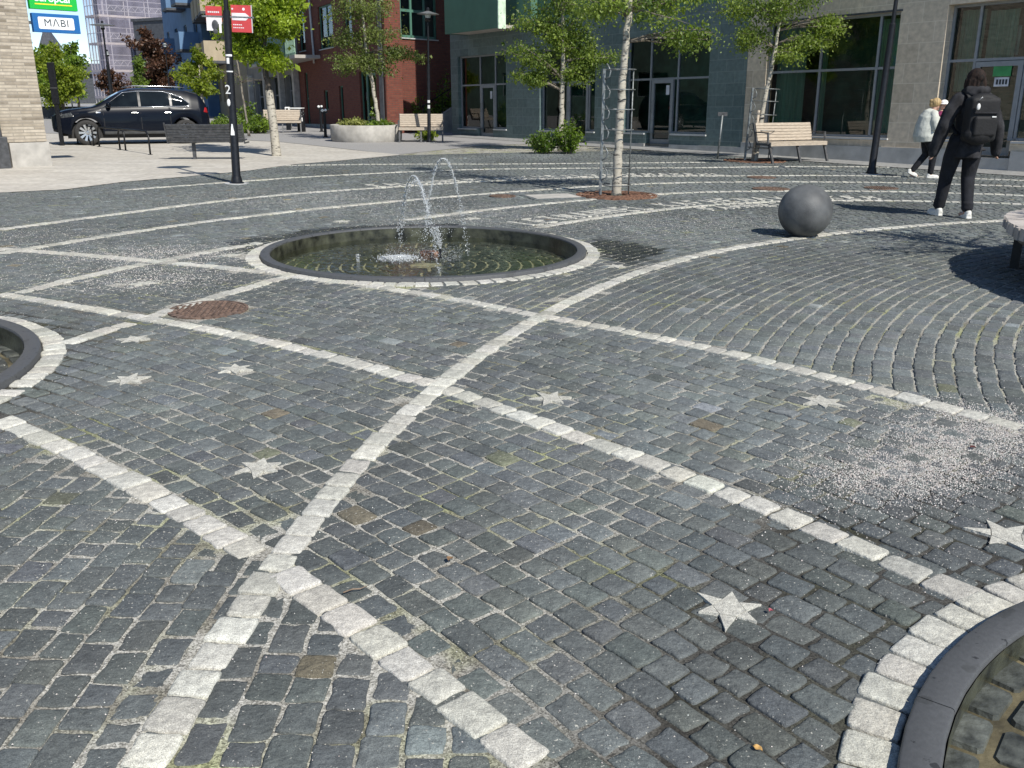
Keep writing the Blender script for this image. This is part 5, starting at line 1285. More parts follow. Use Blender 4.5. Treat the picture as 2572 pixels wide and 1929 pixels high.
for i in range(6): mb.box(-.30+i*.032,-.276+i*.032,-.0105,-.0085,2.70,2.725)
mb.build('small_print', M['bannerwhite'], b2)
mb = MB(); mb.ell((-.19,-.02,2.52),(.055,.012,.075),10); mb.ell((-.19,-.02,2.42),(.04,.012,.04),8); mb.build('torn_poster', M['darkgrey'], b2)
mb = MB(); mb.box(-.33,-.22,-.012,-.009,2.43,2.60); mb.box(-.13,-.09,-.012,-.009,2.40,2.60); mb.build('torn_paper', M['bannerwhite'], b2)
pr = (7.088, 18.152)
lamp_post('lamp_post', 'black lamp post on the right behind the woman with the child', pr, 4.6, .062, (0, R(1.2)))
l2 = lamp_post('lamp_post', 'slim black lamp post with a flat hat next to the middle timber bench', ((-2.693, 29.8, 0.039)[0], 29.8), 3.92, .052, (0,R(.8)))
for z0,z1 in ((1.22,1.30),(1.05,1.15)):
    mb = MB(); on_pole(mb,.056,230,310,z0,z1); mb.build('sticker', M['sticker'], l2)
lamp_post('lamp_post', 'far street lamp with a wide flat hat against the sky', ((-19.228, 45.0, 0.281)[0], 45.), 4.6, .07, (0,0), hat=.55)
lamp_post('lamp_post', 'far thin black lamp post in front of the scaffolded tower', ((-25.535, 60.0, -0.109)[0], 60.), 4.0, .05, (0,0), hat=.12)
lamp_post('lamp_post', 'far thin black lamp post in front of the copper tree', ((-19.686, 54.0, 0.06)[0], 54.), 4.2, .05, (0,0), hat=.14)
# tall square post beside the car
tp_ = (-13.204, 27.121)
t = thing('sign_post', 'tall dark square post in front of the car bonnet', 'post', (tp_[0],tp_[1],0), rot=(0,0,R(15)))
mb = MB(); mb.box(-.055,.055,-.055,.055,0,1.16,0,None,.01); mb.build('lower_pole', M['black'], t); mb = MB(); mb.box(-.095,.085,-.07,.07,1.16,2.30,0,None,.012); mb.build('upper_box', M['black'], t)
mb = MB(); mb.box(-.10,.09,-.075,.075,1.595,1.62); mb.build('band', M['darkgrey'], t)
# low hoop rails by the car
def hoop(a, b, h, label):
    t = thing('hoop_rail', label, 'bike rail', (a[0],a[1],0), group='low black hoop rails'); dx, dy = b[0]-a[0], b[1]-a[1]
    mb = MB(); mb.tube([(0,0,-.02),(0,0,h*.8),(dx*.06,dy*.06,h),(dx*.94,dy*.94,h),(dx,dy,h*.8),(dx,dy,-.02)], .024, 8); mb.build('rail', M['black'], t, True); 
    mb = MB(); mb.lathe([(0,0),(.06,0),(.06,.012),(0,.012)],12); mb.lathe([(0,0),(.06,0),(.06,.012),(0,.012)],12,0,Matrix.Translation((dx,dy,0))); mb.build('foot_plate', M['black'], t)
hoop((-9.085, 23.124), (-10.661, 25.081), .56, 'low black hoop rail nearest, in front of the car front wheel')
hoop((-10.439, 24.911), (-11.88, 26.576), .55, 'low black hoop rail in the middle, by the car front bumper')
hoop((-12.218, 26.977), (-13.274, 28.255), .55, 'low black hoop rail farthest, below the car headlight')

def slats(mb, x0, x1, n, y0, y1, z0, z1, th, gap=.012):
    """n boards from (y0,z0) to (y1,z1), each running along x"""
    d = Vector((0,y1-y0,z1-z0)); L = d.length; d.normalize(); nn = Vector((0,-d.z,d.y)); wv = (L-gap*(n-1))/n
    for i in range(n):
        a = Vector((0,y0,z0))+d*(i*(wv+gap)); b = a+d*wv; e = nn*th
        mb.add([(x0,)+tuple(a)[1:],(x1,)+tuple(a)[1:],(x1,)+tuple(b)[1:],(x0,)+tuple(b)[1:],(x0,)+tuple(a+e)[1:],(x1,)+tuple(a+e)[1:],(x1,)+tuple(b+e)[1:],(x0,)+tuple(b+e)[1:]],
               [(0,3,2,1),(4,5,6,7),(0,1,5,4),(1,2,6,5),(2,3,7,6),(3,0,4,7)])
def flatbar(mb, pts, w_, th):
    """bent flat steel bar in the y-z plane, width w_ along x"""
    x, pp = pts
    for (y0,z0),(y1,z1) in zip(pp[:-1],pp[1:]):
        d = Vector((0,y1-y0,z1-z0)).normalized(); nn = Vector((0,-d.z,d.y))*th/2; a = Vector((x,y0,z0))-d*th*.4; b = Vector((x,y1,z1))+d*th*.4; e = Vector((w_/2,0,0))
        mb.add([a-e-nn,a+e-nn,a+e+nn,a-e+nn,b-e-nn,b+e-nn,b+e+nn,b-e+nn],[(0,3,2,1),(4,5,6,7),(0,1,5,4),(1,2,6,5),(2,3,7,6),(3,0,4,7)])
def timber_bench(label, loc, rz, L):
    t = thing('timber_bench', label, 'bench', (loc[0],loc[1],0), rz, 'timber slat benches')
    h = L/2
    mb = MB(); slats(mb,-h,h,5,-.22,.20,.43,.42,.035); mb.box(-h,h,-.262,-.226,.375,.462); mb.build('seat', M['slat'], t)
    mb = MB(); slats(mb,-h*.98,h*.98,6,.235,.36,.47,.86,.03,.010); mb.build('backrest', M['slat'], t)
    for x in (-h+.02, .0, h-.02):
        mb = MB(); flatbar(mb,(x,[(-.34,.0),(-.18,.40),(.22,.40),(.39,.85)]),.05,.045); mb.build('leg', M['darkgrey'], t)
    for x in (-h-.01, h+.01):
        mb = MB(); flatbar(mb,(x,[(-.17,.42),(-.14,.665),(.30,.665)]),.045,.022); mb.build('armrest', M['darkgrey'], t)
    return t
timber_bench('pale timber slat bench beside the staked tree on the right', (6.50,21.62), R(27), 1.72)
timber_bench('pale timber slat bench behind the round planter in the middle', (-2.98,30.2), R(4), 1.42)
timber_bench('timber slat bench far left by the shrubs and the litter bin', (-9.25,37.4), R(14), 1.45)
t = thing('slatted_bench', 'dark slatted bench seen from behind on the light paving', 'bench', (-7.10,21.6,0), R(5))
mb = MB(); slats(mb,-.84,.84,7,-.20,-.34,.40,.80,.025,.012); mb.build('backrest', M['darkgrey'], t)
mb = MB(); slats(mb,-.84,.84,6,-.18,.26,.41,.43,.03,.012); mb.build('seat', M['darkgrey'], t)
for x in (-.34,.55):
    mb = MB(); mb.box(x-.035,x+.035,-.05,.02,0,.40); mb.box(x-.03,x+.03,-.22,.26,.375,.405); flatbar(mb,(x,[(-.16,.39),(-.315,.80)]),.06,.02); mb.build('leg', M['darkgrey'], t)
for x in (-.865,.865):
    mb = MB(); flatbar(mb,(x,[(.28,.38),(-.20,.38),(-.36,.82)]),.03,.03); mb.build('end_frame', M['darkgrey'], t)
# round planter
pc_ = (-4.85,30.75)
t = thing('planter', 'round pale concrete planter full of green and straw coloured plants', 'planter', (pc_[0],pc_[1],0))
mb = MB(); mb.lathe([(1.10,-.05),(1.16,.05),(1.18,.50),(1.165,.52),(1.05,.52),(1.03,.50),(1.03,.36),(0,.36)],56); mb.build('tub', M['concrete'], t, True, 40)
mb = MB(); mb.lathe([(0,.40),(1.03,.40)],24); mb.build('soil', M['soil'], t)
bush('grass_plant', 'straw coloured flowering grasses in the left half of the round planter', (pc_[0]-.40,pc_[1]-.25), .55, .5, .36, 2300, .06, 'lf_pale', 'plant', stems=40, z0=.38)
bush('planter_plant', 'green leafy plants in the right half of the round planter', (pc_[0]+.45,pc_[1]-.1), .58, .6, .30, 2300, .06, 'lf_shrub', 'plant', stems=40, z0=.38)
# litter bin, parking meters, post with plate, black box
b_ = (-8.679, 38.202)
t = thing('litter_bin', 'black litter bin with a white sticker beside the far bench', 'litter bin', (b_[0],b_[1],0))
mb = MB(); mb.lathe([(0,0),(.15,0),(.165,.02),(.17,.62),(.15,.66),(.0,.66)],20); mb.build('body', M['black'], t, True, 40)
mb = MB(); mb.lathe([(.16,.70),(.19,.72),(.15,.78),(0,.80)],20); mb.tube([(-.15,0,.64),(-.15,0,.72)],.012,5); mb.tube([(.15,0,.64),(.15,0,.72)],.012,5); mb.build('lid', M['black'], t, True, 40)
mb = MB(); on_pole(mb,.168,240,305,.42,.56); mb.build('sticker', M['sticker'], t)
def meter(p, label, h):
    t = thing('parking_meter', label, 'parking meter', (p[0],p[1],0), group='two black posts with white tops')
    mb = MB(); mb.lathe([(0,0),(.09,0),(.09,.03),(.055,.05),(.052,h-.16),(.0,h-.16)],16); mb.build('post', M['black'], t, True, 40)
    mb = MB(); mb.box(-.11,.11,-.08,.08,h-.16,h,0,None,.03); mb.build('head', M['black'], t)
    mb = MB(); mb.ell((-.05,-.075,h-.06),(.055,.02,.05),10); mb.ell((.065,-.075,h-.05),(.05,.02,.045),10); mb.build('reflector', M['sticker'], t, True)
meter((-7.878, 38.286), 'black post with two white reflectors, farther of the pair by the brick wall', 1.05)
meter((-6.706, 33.224), 'black post with white reflectors, nearer of the pair by the brick wall', .98)
q = (-9.637, 40.0, 0.144)
t = thing('letter_box', 'black box on a post with a white top left of the litter bin', 'post box', (q[0],40.,0)); mb = MB(); mb.box(-.09,.09,-.07,.07,.0,.62,0,None,.01); mb.build('box', M['black'], t); mb = MB(); mb.box(-.10,.10,-.08,.08,.62,.95,0,None,.02); mb.build('panel', M['sticker'], t); mb = MB(); mb.box(-.05,.05,-.085,-.079,.68,.9); mb.build('slot', M['black'], t)
q = (-9.644, 41.5, 0.096)
t = thing('cafe_table', 'small outdoor table with a white top by the glass doors', 'table', (q[0],41.5,0)); mb = MB(); mb.box(-.34,.34,-.3,.3,.86,.90,0,None,.01); mb.build('table_top', M['sticker'], t)
for sx in (-.28,.28):
    for sy in (-.24,.24):
        mb = MB(); mb.tube([(sx,sy,0),(sx,sy,.86)],.02,6); mb.build('leg', M['steel'], t)
q = (4.955, 22.331)
t = thing('sign_post', 'thin grey post with a small plate left of the staked tree', 'post', (q[0],q[1],0)); mb = MB(); mb.tube([(0,0,0),(.045,0,1.02)],.022,8); mb.build('pole', M['steel'], t, True); mb = MB(); mb.box(-.07,.16,-.012,.012,1.0,1.09,0,None,.004); mb.build('plate', M['darkgrey'], t)
# tree guards
def guard(loc, r, zs, label, flat=True, h=1.83, lean=0., nrod=1):
    t = thing('tree_guard', label, 'tree guard', (loc[0],loc[1],0), rot=(0,lean,0))
    for q in zs:
        mb = MB(); mb.tube([(r*math.cos(a),r*math.sin(a),q) for a in [R(200+i*14) for i in range(24)]], .008, 5); mb.build('ring', M['steel'], t, True)
    mb = MB(); mb.box(-r-.035,-r+.005,-.03,.03,-.02,h) if flat else mb.tube([(-r,0,-.02),(-r,0,h)],.02,6)
    mb.build('upright', M['steel'], t)
    for k in range(nrod): 
        mb = MB(); mb.tube([(r*math.cos(R(25-k*150)),r*math.sin(R(25-k*150)),-.02),(r*math.cos(R(25-k*150)),r*math.sin(R(25-k*150)),h)], .011, 6); mb.build('upright_rod', M['steel'], t, True)
    for i, q in enumerate([z for z in np.arange(.25,h-.1,.29)]):
        mb = MB(); mb.tube([(-r-.01,-.02,q-.02),(-r+.06,-.055,q+.02),(-r+.075,-.06,q+.10),(-r+.02,-.03,q+.20)], .012, 5); mb.build('hook', M['steel'], t, True)
    return t
guard((bb_[0]+.0,bb_[1]+.02), .225, (.16,.42,.97,1.26,1.54,1.82), 'galvanised ladder like tree guard round the front birch', nrod=1)
guard((t3[0]+.08,t3[1]), .30, (.3,.7,1.05,1.35,1.62), 'galvanised hooped guard round the staked tree', h=1.63, lean=R(2.))
st_ = thing('tree_stake', 'wooden stake tied to the trunk of the guarded tree', 'stake', (t3[0]-.07,t3[1]-.06,0), rot=(0,R(3),0)); mb = MB(); mb.tube([(0,0,0),(0,0,1.15)],.032,8); mb.build('stake', M['slat'], st_, True); mb = MB(); mb.tube([(-.05,0,.95),(.14,0,.99)],.02,6); mb.build('tie', M['black'], st_)
# round wooden bench at the right edge
t = thing('round_bench', 'round bench of weathered radial planks on black legs at the right edge', 'bench', (6.45,6.70,0))
mb = MB(); n = 150; Ro, Ri = 2.46, 1.15
for k in range(n):
    a = 2*PI*k/n; wv = PI*Ro/n*.88; wi = PI*Ri/n*.88; dz = rng.normal(0,.003); Ro = 2.46+rng.uniform(-.022,.012)
    mb.add([(Ri,-wi,.365+dz),(Ro,-wv,.365+dz),(Ro,wv,.365+dz),(Ri,wi,.365+dz),(Ri,-wi,.46+dz),(Ro,-wv,.46+dz),(Ro,wv,.46+dz),(Ri,wi,.46+dz)],[(0,3,2,1),(4,5,6,7),(0,1,5,4),(1,2,6,5),(2,3,7,6),(3,0,4,7)],0,Matrix.Rotation(a,4,'Z'))
M['weathered'] = mat('weathered planks', (.42,.38,.345), .8, 0., .16, 3, bump=.3, bscale=40)
mb.build('seat', M['weathered'], t); Ro = 2.46
mb = MB(); mb.lathe([(Ro-.16,.30),(Ro-.10,.30),(Ro-.10,.362),(Ro-.16,.362)],64); mb.build('seat_frame', M['black'], t)
for k in range(10):
    a = R(147.5)+2*PI*k/10; mb = MB(); mb.box(-.035,.035,-.05,.05,0,.30,0,Matrix.Translation(((Ro-.13)*math.cos(a),(Ro-.13)*math.sin(a),0)) @ Matrix.Rotation(a,4,'Z')); mb.build('leg', M['black'], t)
# stairs with side wall and railing by the teal corner
q = (-3.55,37.6)
t = thing('outdoor_stairs', 'concrete stairs with a sloping side wall climbing beside the teal building', 'stairs', (q[0],q[1],0), R(38))
mb = MB()
for i in range(9): mb.box(.3*i,.3*(i+1)+.02,.0,1.4,-.2,.16*(i+1))
mb.build('steps', M['concrete'], t)
mb = MB(); mb.prism([(-.2,-.2),(2.8,-.2),(2.8,1.75),(-.2,.25)], 0,.14,0,Matrix.Translation((0,-.0,0)) @ RX); mb.build('side_wall', M['concrete'], t)
mb = MB(); mb.tube([(-.2,-.07,1.0),(2.8,-.07,2.5)],.02,6)
for x in (-.1,.8,1.7,2.6): mb.tube([(x,-.07,.3+.5*(x+.1)),(x,-.07,1.03+.5*(x+.1))],.014,5)
mb.build('railing', M['black'], t)
# low wall and railing far behind the car
q = (-28.175, 58.0)
t = thing('low_fence', 'low dark fence with pale panels far behind the car', 'fence', (q[0],q[1],0), R(6))
mb = MB(); mb.box(-4,9,-.05,.05,.0,.62); mb.build('panel', M['slate'], t); mb = MB(); mb.box(-4,9,-.08,.08,.62,.70); mb.build('rail', M['black'], t)
for i in range(6):
    mb = MB(); mb.tube([(-3.5+i*2.2,-.1,0),(-3.5+i*2.2,-.1,.9)],.04,6); mb.build('post', M['steel'], t)

# ------------------------------------------------------------------ car
M['paint'] = mat('black metallic car paint', (.004,.006,.012), .28, .0, .05, 3, spec=.14, coat=.14)
M['tyre'] = mat('tyre rubber', (.028,.027,.027), .8, 0., .1, 20); M['rimalu'] = mat('alloy wheel', (.62,.63,.65), .28, .85, .05, 10)
M['chrome'] = mat('chrome trim', (.62,.63,.64), .15, .9, .02, 5); M['carglass'] = glass_mat('car glass', (.16,.20,.20), .06); M['tail'] = mat('red tail lamp', (.30,.012,.015), .2); M['cladding'] = mat('dark plastic sill', (.05,.052,.055), .6)
def make_car(loc, rz, sc_):
    t = thing('parked_car', 'black five door SUV parked on the light paving', 'car', (loc[0],loc[1],0), rz); t.scale = (sc_,)*3
    def itp(x, P): return float(np.interp(x,[p[0] for p in P],[p[1] for p in P]))
    TOP = [(-2.33,.86),(-2.30,1.02),(-2.20,1.16),(-2.05,1.36),(-1.85,1.50),(-1.5,1.60),(-.9,1.655),(-.3,1.665),(.1,1.64),(.35,1.565),(.7,1.38),(1.05,1.17),(1.18,1.11),(1.5,1.07),(1.9,1.02),(2.15,.95),(2.26,.86),(2.32,.70)]
    BELT = [(-2.33,.80),(-2.2,1.02),(-1.6,1.10),(-.5,1.085),(.9,1.05),(1.1,1.03),(1.6,.98),(2.1,.88),(2.32,.66)]
    WID = [(-2.33,.72),(-2.2,.86),(-1.9,.92),(-1.4,.945),(1.3,.945),(1.8,.93),(2.1,.875),(2.25,.79),(2.32,.66)]
    WXS = (1.40,-1.41); WR = .43
    def zbot(x, base):
        z_ = base
        for wx in WXS:
            d = abs(x-wx)
            if d < WR: z_ = max(z_, .365+math.sqrt(max(0,WR*WR-d*d)))
        return z_
    xs = sorted(set([round(v,3) for v in np.arange(-2.33,2.325,.045)]+[2.32,-2.33]+[round(w_+s*WR*q,3) for w_ in WXS for s in (-1,1) for q in (1.0,.995,.97,.9,.8)]))
    def section(x):
        x0_ = x
        zt, zb, W = itp(x,TOP), itp(x,BELT), itp(x,WID); zb = min(zb, zt-.03); b = .30 if abs(x) < 1.9 else .30+(abs(x)-1.9)*.25
        z0 = zbot(x,b); g = zt-zb
        zl = [z0, z0+.02, z0+(zb-z0)*.35, z0+(zb-z0)*.72, zb-.03, zb, zb+.35*g, zb+.72*g, zb+.92*g, zt-.012*min(1,g*4), zt]
        gh = min(1.,g/.5)
        yl = [W*.96, W*.985, W*1.0, W*.995, W*.965, W*.945, W*(.945-.075*gh), W*(.945-.17*gh), W*(.945-.245*gh)-.02*(1-gh), W*.55, 0.]
        return zl, yl
    vs, fs = [], []; K = 11
    for x in xs:
        zl, yl = section(x)
        vs += [(x,y,z_) for y,z_ in zip(yl,zl)]+[(x,-y,z_) for y,z_ in zip(yl[:-1],zl[:-1])]
    P = 2*K-1
    def idx(i,k,s): return i*P+(k if (s > 0 or k == K-1) else K+k)
    for i in range(len(xs)-1):
        for k in range(K-1):
            fs.append((idx(i,k,1),idx(i,k+1,1),idx(i+1,k+1,1),idx(i+1,k,1)))
            fs.append((idx(i,k,-1),idx(i+1,k,-1),idx(i+1,k+1,-1),idx(i,k+1,-1)))
    for i in (0,len(xs)-1):
        ring = [idx(i,k,1) for k in range(K)]+[idx(i,k,-1) for k in range(K-2,-1,-1)]
        fs.append(tuple(ring) if i else tuple(ring[::-1]))
    vs = [((v[0] if v[0] > -1.86 else -1.86+(v[0]+1.86)*.62), v[1], v[2]) for v in vs]
    mb = MB(); mb.add(vs,fs); body = mb.build('body', M['paint'], t, True, 38)
    mb = MB(); mb.box(-1.95,1.95,-.80,.80,.20,.62); mb.box(-2.1,2.2,-.55,.55,.26,.5); mb.build('underbody', M['tyre'], t)
    def surf(x, z_, s, off=.006):
        zl, yl = section(x); return ((x if x > -1.86 else -1.86+(x+1.86)*.62), s*(float(np.interp(z_, zl[:10], yl[:10]))+off), z_)
    def patch(name, poly, m, s, off=.006, parent=t):
        """polygon in the x-z plane laid on the side of the body, subdivided so that it follows the curve"""
        x0, x1 = min(p[0] for p in poly), max(p[0] for p in poly); n = max(2,int((x1-x0)/.06)); mb = MB(); v = []
        for i in range(n+1):
            x = x0+(x1-x0)*i/n; zs = []
            for (a,b),(c_,d) in zip(poly, poly[1:]+poly[:1]):
                if min(a,c_)-1e-6 <= x <= max(a,c_)+1e-6 and abs(a-c_) > 1e-6: zs.append(b+(d-b)*(x-a)/(c_-a))
            lo, hi = min(zs), max(zs)
            for j in range(5): v.append(surf(x, lo+(hi-lo)*j/4, s, off))
        f = [(i*5+j,i*5+j+1,(i+1)*5+j+1,(i+1)*5+j) for i in range(n) for j in range(4)]
        mb.add(v, [q if s < 0 else q[::-1] for q in f]); return mb.build(name, m, parent, True)
    WINS = [[(.88,1.10),(.30,1.50),(-.10,1.545),(-.10,1.115)],[(-.17,1.115),(-.17,1.545),(-.85,1.535),(-1.0,1.48),(-1.0,1.125)],[(-1.07,1.13),(-1.07,1.46),(-1.35,1.36),(-1.56,1.19),(-1.52,1.135)]]
    for s in (1,-1):
        for wv in WINS:
            trim = 0 and [(x+(.009 if x > np.mean([p[0] for p in wv]) else -.009), z_+(.009 if z_ > np.mean([p[1] for p in wv]) else -.013)) for x,z_ in wv]
            patch('side_window', wv, M['carglassdark'], s, .009)
        dlo = [(.90,1.095),(.31,1.512),(-.10,1.557),(-.85,1.547),(-1.07,1.49),(-1.36,1.375),(-1.58,1.185),(-1.53,1.122),(-.5,1.105),(.90,1.095)]
        mb = MB(); mb.tube([surf(x_,z_,s,.010) for x_,z_ in dlo],.011,5); mb.build('window_trim', M['chrome'], t, True)
        patch('sill_trim', [(-.93,.31),(.93,.31),(.93,.40),(-.93,.40)], M['cladding'], s, .008)
        for xx in (-.14,-.98): patch('door_gap', [(xx-.006,.45),(xx+.006,.45),(xx+.006,1.08),(xx-.006,1.08)], M['tyre'], s, .002)
        patch('door_gap', [(.90,.45),(.912,.45),(.912,1.03),(.90,1.03)], M['tyre'], s, .002)
        patch('fender_badge', [(.98,.93),(1.10,.93),(1.10,.96),(.98,.96)], M['chrome'], s, .005)
        for xx in (.02,-.92):
            mb = MB(); p = surf(xx,.93,s,.02); mb.box(p[0]-.10,p[0]+.10,min(p[1],p[1]+s*.02),max(p[1],p[1]+s*.02),.915,.945,0,None,.008); mb.build('door_handle', M['chrome'], t)
        mb = MB(); p = surf(.74,1.13,s,.02); mb.ell((p[0],p[1]+s*.10,1.17),(.07,.11,.075),12); mb.build('mirror', M['paint'], t, True)
        patch('tail_lamp', [(-2.27,.92),(-2.05,.95),(-2.08,1.08),(-2.22,1.08)], M['tail'], s, .010)
        patch('headlight', [(1.72,.83),(2.14,.78),(2.18,.86),(1.78,.95)], M['headglass'], s, .006)
        for wx in WXS:
            wt = MB(); 
            prof = [(.24,-.10),(.27,-.115),(.34,-.11),(.362,-.085),(.365,0),(.362,.085),(.34,.11),(.27,.115),(.24,.10)]
            MM = Matrix.Translation((wx, s*.845, .365)) @ Matrix.Rotation(R(-90*s),4,'X')
            wt.lathe(prof, 36, 0, MM); tyre = wt.build('tyre', M['tyre'], t, True)
            rm = MB(); rm.lathe([(.262,.07),(.268,.105),(.255,.108),(.24,.09),(.235,.02)], 36, 0, MM)
            for k in range(10):
                Q = MM @ Matrix.Rotation(2*PI*k/10,4,'Z'); rm.add([(.05,-.022,.085),(.245,-.036,.098),(.245,.036,.098),(.05,.022,.085),(.05,-.02,.05),(.245,-.03,.06),(.245,.03,.06),(.05,.02,.05)],[(0,1,2,3),(0,4,5,1),(3,2,6,7),(7,6,5,4)],0,Q)
            rm.lathe([(0,.10),(.05,.098),(.065,.085),(.065,.04)],16,0,MM); rim = rm.build('rim', M['rimalu'], tyre, False)
            bk = MB(); bk.lathe([(0,.03),(.25,.03)],24,0,MM); bk.build('brake', M['tyre'], tyre)
    # glazing of windscreen and tailgate
    def xglass(name, x0, x1, yf):
        mb = MB(); v = []; n = 10
        for i in range(n+1):
            x = x0+(x1-x0)*i/n; zl, yl = section(x)
            for j in range(9):
                y = (-1+2*j/8)*yl[8]*yf; z_ = float(np.interp(abs(y), [yl[10],yl[9],yl[8],yl[7]], [zl[10],zl[9],zl[8],zl[7]])); v.append(((x if x > -1.86 else -1.86+(x+1.86)*.62),y,z_+.008))
        mb.add(v,[(i*9+j,i*9+j+1,(i+1)*9+j+1,(i+1)*9+j) for i in range(n) for j in range(8)]); return mb.build(name, M['screen' if x0 > 0 else 'carglassdark'], t, True)
    xglass('windscreen', .42, 1.08, .97); xglass('rear_window', -1.86, -2.08, .88)
    mb = MB(); mb.box(2.26,2.335,-.42,.42,.46,.84,0,None,.02); g_ = mb.build('grille', M['darkgrey'], t); mb = MB()
    for i in range(7): mb.box(2.332,2.342,-.40,.40,.50+i*.048,.512+i*.048)
    mb.build('grille_bar', M['chrome'], g_)
    for s in (1,-1):
        mb = MB(); mb.tube([(-1.5,s*.60,1.66),(-1.3,s*.64,1.69),(.0,s*.66,1.71),(.25,s*.64,1.66)],.014,6); mb.build('roof_rail', M['chrome'], t, True)
        mb = MB(); mb.ell((2.12,s*.62,.48),(.06,.10,.05),10); mb.build('fog_lamp', M['lampglass'], t, True)
    mb = MB(); mb.box(.25,.30,.46,.74,1.36,1.44); mb.build('sun_visor', M['paper'], t)
    return t
M['headglass'] = mat('dark headlamp', (.05,.055,.06), .15, 0., .4, 20)
M['carglassdark'] = mat('dark car window', (.008,.011,.013), .015, 0., .3, 2, spec=.3); M['screen'] = mat('windscreen glass', (.03,.045,.055), .03, 0., .2, 2, spec=.9)
make_car((-11.66,28.78), R(205), .985)
# ------------------------------------------------------------------ people
M['skin'] = mat('skin', (.50,.30,.22), .55, 0., .05, 12); M['hairdark'] = mat('dark brown hair', (.016,.009,.0065), .75, 0., .5, 16, spec=.25, bump=.6, bscale=50, stretch=(3,3,.6))
M['hairblond'] = mat('light brown hair', (.40,.28,.13), .6, 0., .25, 14, bump=.6, bscale=50, stretch=(3,3,.6))
M['jacket'] = mat('charcoal jacket cloth', (.028,.028,.031), .9, 0., .3, 9, spec=.2, bump=1., bscale=11); M['trouser'] = mat('black jeans', (.007,.008,.012), .9, 0., .25, 12, bump=.9, bscale=12)
M['pack'] = mat('black backpack nylon', (.004,.004,.005), .75, 0., .2, 12, bump=.3, bscale=40); M['shoe'] = mat('white trainers', (.66,.65,.60), .6, 0., .06, 14)
M['fleece'] = mat('pale fleece', (.50,.51,.46), .95, 0., .08, 12, bump=1., bscale=14); M['cap'] = mat('white cap', (.72,.70,.70), .8); M['plum'] = mat('plum baby suit', (.18,.015,.075), .85, 0., .15, 14); M['eye'] = mat('eye', (.02,.015,.012), .2)
def remeshed(mb, name, m, parent, voxel, smooth=6):
    me = bpy.data.meshes.new(name); me.from_pydata(mb.v, [], mb.f); me.update()
    bm = bmesh.new(); bm.from_mesh(me); bmesh.ops.recalc_face_normals(bm, faces=bm.faces); bm.to_mesh(me); bm.free()
    o = bpy.data.objects.new(name, me); C.objects.link(o)
    r = o.modifiers.new('r','REMESH'); r.mode = 'VOXEL'; r.voxel_size = voxel; r.adaptivity = 0
    s = o.modifiers.new('s','SMOOTH'); s.iterations = smooth; s.factor = .5
    dg = bpy.context.evaluated_depsgraph_get(); me2 = bpy.data.meshes.new_from_object(o.evaluated_get(dg)); bpy.data.objects.remove(o)
    me2.materials.clear(); me2.materials.append(m); me2.polygons.foreach_set('use_smooth',[True]*len(me2.polygons)); me2.name = name
    o = bpy.data.objects.new(name, me2); C.objects.link(o); o.parent = parent; return o
def limb(mb, pts, rad, n=12, flat=1.): 
    # rounded ends
    mb.tube(pts, rad, n, 0, None, True, flat)
    for p, r in ((pts[0],rad[0]),(pts[-1],rad[-1])): mb.ell(p,(r,r,r),10)
def hand(mb, wrist, down, fwd, side, s=1.):
    """palm, four curled fingers of different length and a thumb on the palm's side"""
    w_, d, f = Vector(wrist), Vector(down).normalized(), Vector(fwd).normalized(); n_ = d.cross(f)
    pc = w_+d*.05*s
    mb.tube([w_, w_+d*.03*s, w_+d*.085*s], [.026*s,.034*s,.036*s], 10, 0, None, True, .5)
    for i,(o_,L) in enumerate(((-.030,.062),(-.010,.074),(.010,.070),(.029,.055))):
        b = w_+d*.085*s+f*o_*s; k1 = b+d*L*.5*s+n_*side*.006*s; k2 = b+d*L*.85*s+n_*side*.022*s; k3 = b+d*L*.98*s+n_*side*.040*s
        mb.tube([b-d*.02*s,k1,k2,k3],[.0098*s,.0092*s,.0082*s,.007*s],8)
    tb = w_+d*.028*s+f*.030*s; mb.tube([tb-f*.012*s, tb+f*.022*s+d*.028*s, tb+f*.028*s+d*.056*s+n_*side*.008*s],[.013*s,.0115*s,.009*s],8)
def head(mb, c, yaw=0., pitch=0., s=1.):
    Q = Matrix.Translation(Vector(c)) @ Matrix.Rotation(yaw,4,'Z') @ Matrix.Rotation(pitch,4,'X')
    mb.ell((0,-.005*s,.03*s),(.074*s,.093*s,.095*s),16,0,Q); mb.ell((0,.022*s,-.045*s),(.057*s,.062*s,.070*s),14,0,Q)
    mb.ell((0,.092*s,-.012*s),(.013*s,.022*s,.024*s),8,0,Q,Euler((.35,0,0))); mb.ell((0,.080*s,-.058*s),(.025*s,.012*s,.008*s),8,0,Q); mb.ell((0,.068*s,-.098*s),(.025*s,.02*s,.018*s),8,0,Q)
    for sx in (-1,1): mb.ell((sx*.076*s,-.005*s,-.005*s),(.010*s,.02*s,.032*s),8,0,Q); mb.ell((sx*.030*s,.078*s,.022*s),(.02*s,.012*s,.007*s),8,0,Q)
    return Q
def eyes(parent, Q, s=1.):
    for sx in (-1,1):
        mb = MB(); mb.ell((sx*.030*s,.080*s,.006*s),(.0105*s,.010*s,.0075*s),8,0,Q); mb.build('eye', M['eye'], parent, True)
def shoe(mb, heel, toe, z=0., lift=0., s=1.):
    h, t_ = Vector((heel[0],heel[1],z+lift)), Vector((toe[0],toe[1],z)); d = (t_-h)
    mb.tube([h+d*-.04+Vector((0,0,.032*s)), h+d*.15+Vector((0,0,.040*s)), h+d*.5+Vector((0,0,.040*s)), h+d*.8+Vector((0,0,.034*s)), h+d*1.+Vector((0,0,.026*s))],[.034*s,.044*s,.046*s,.046*s,.030*s],12,0,None,True,.95)
    mb.ell(h+d*.16+Vector((0,0,.070*s)),(.042*s,.052*s,.045*s),10)
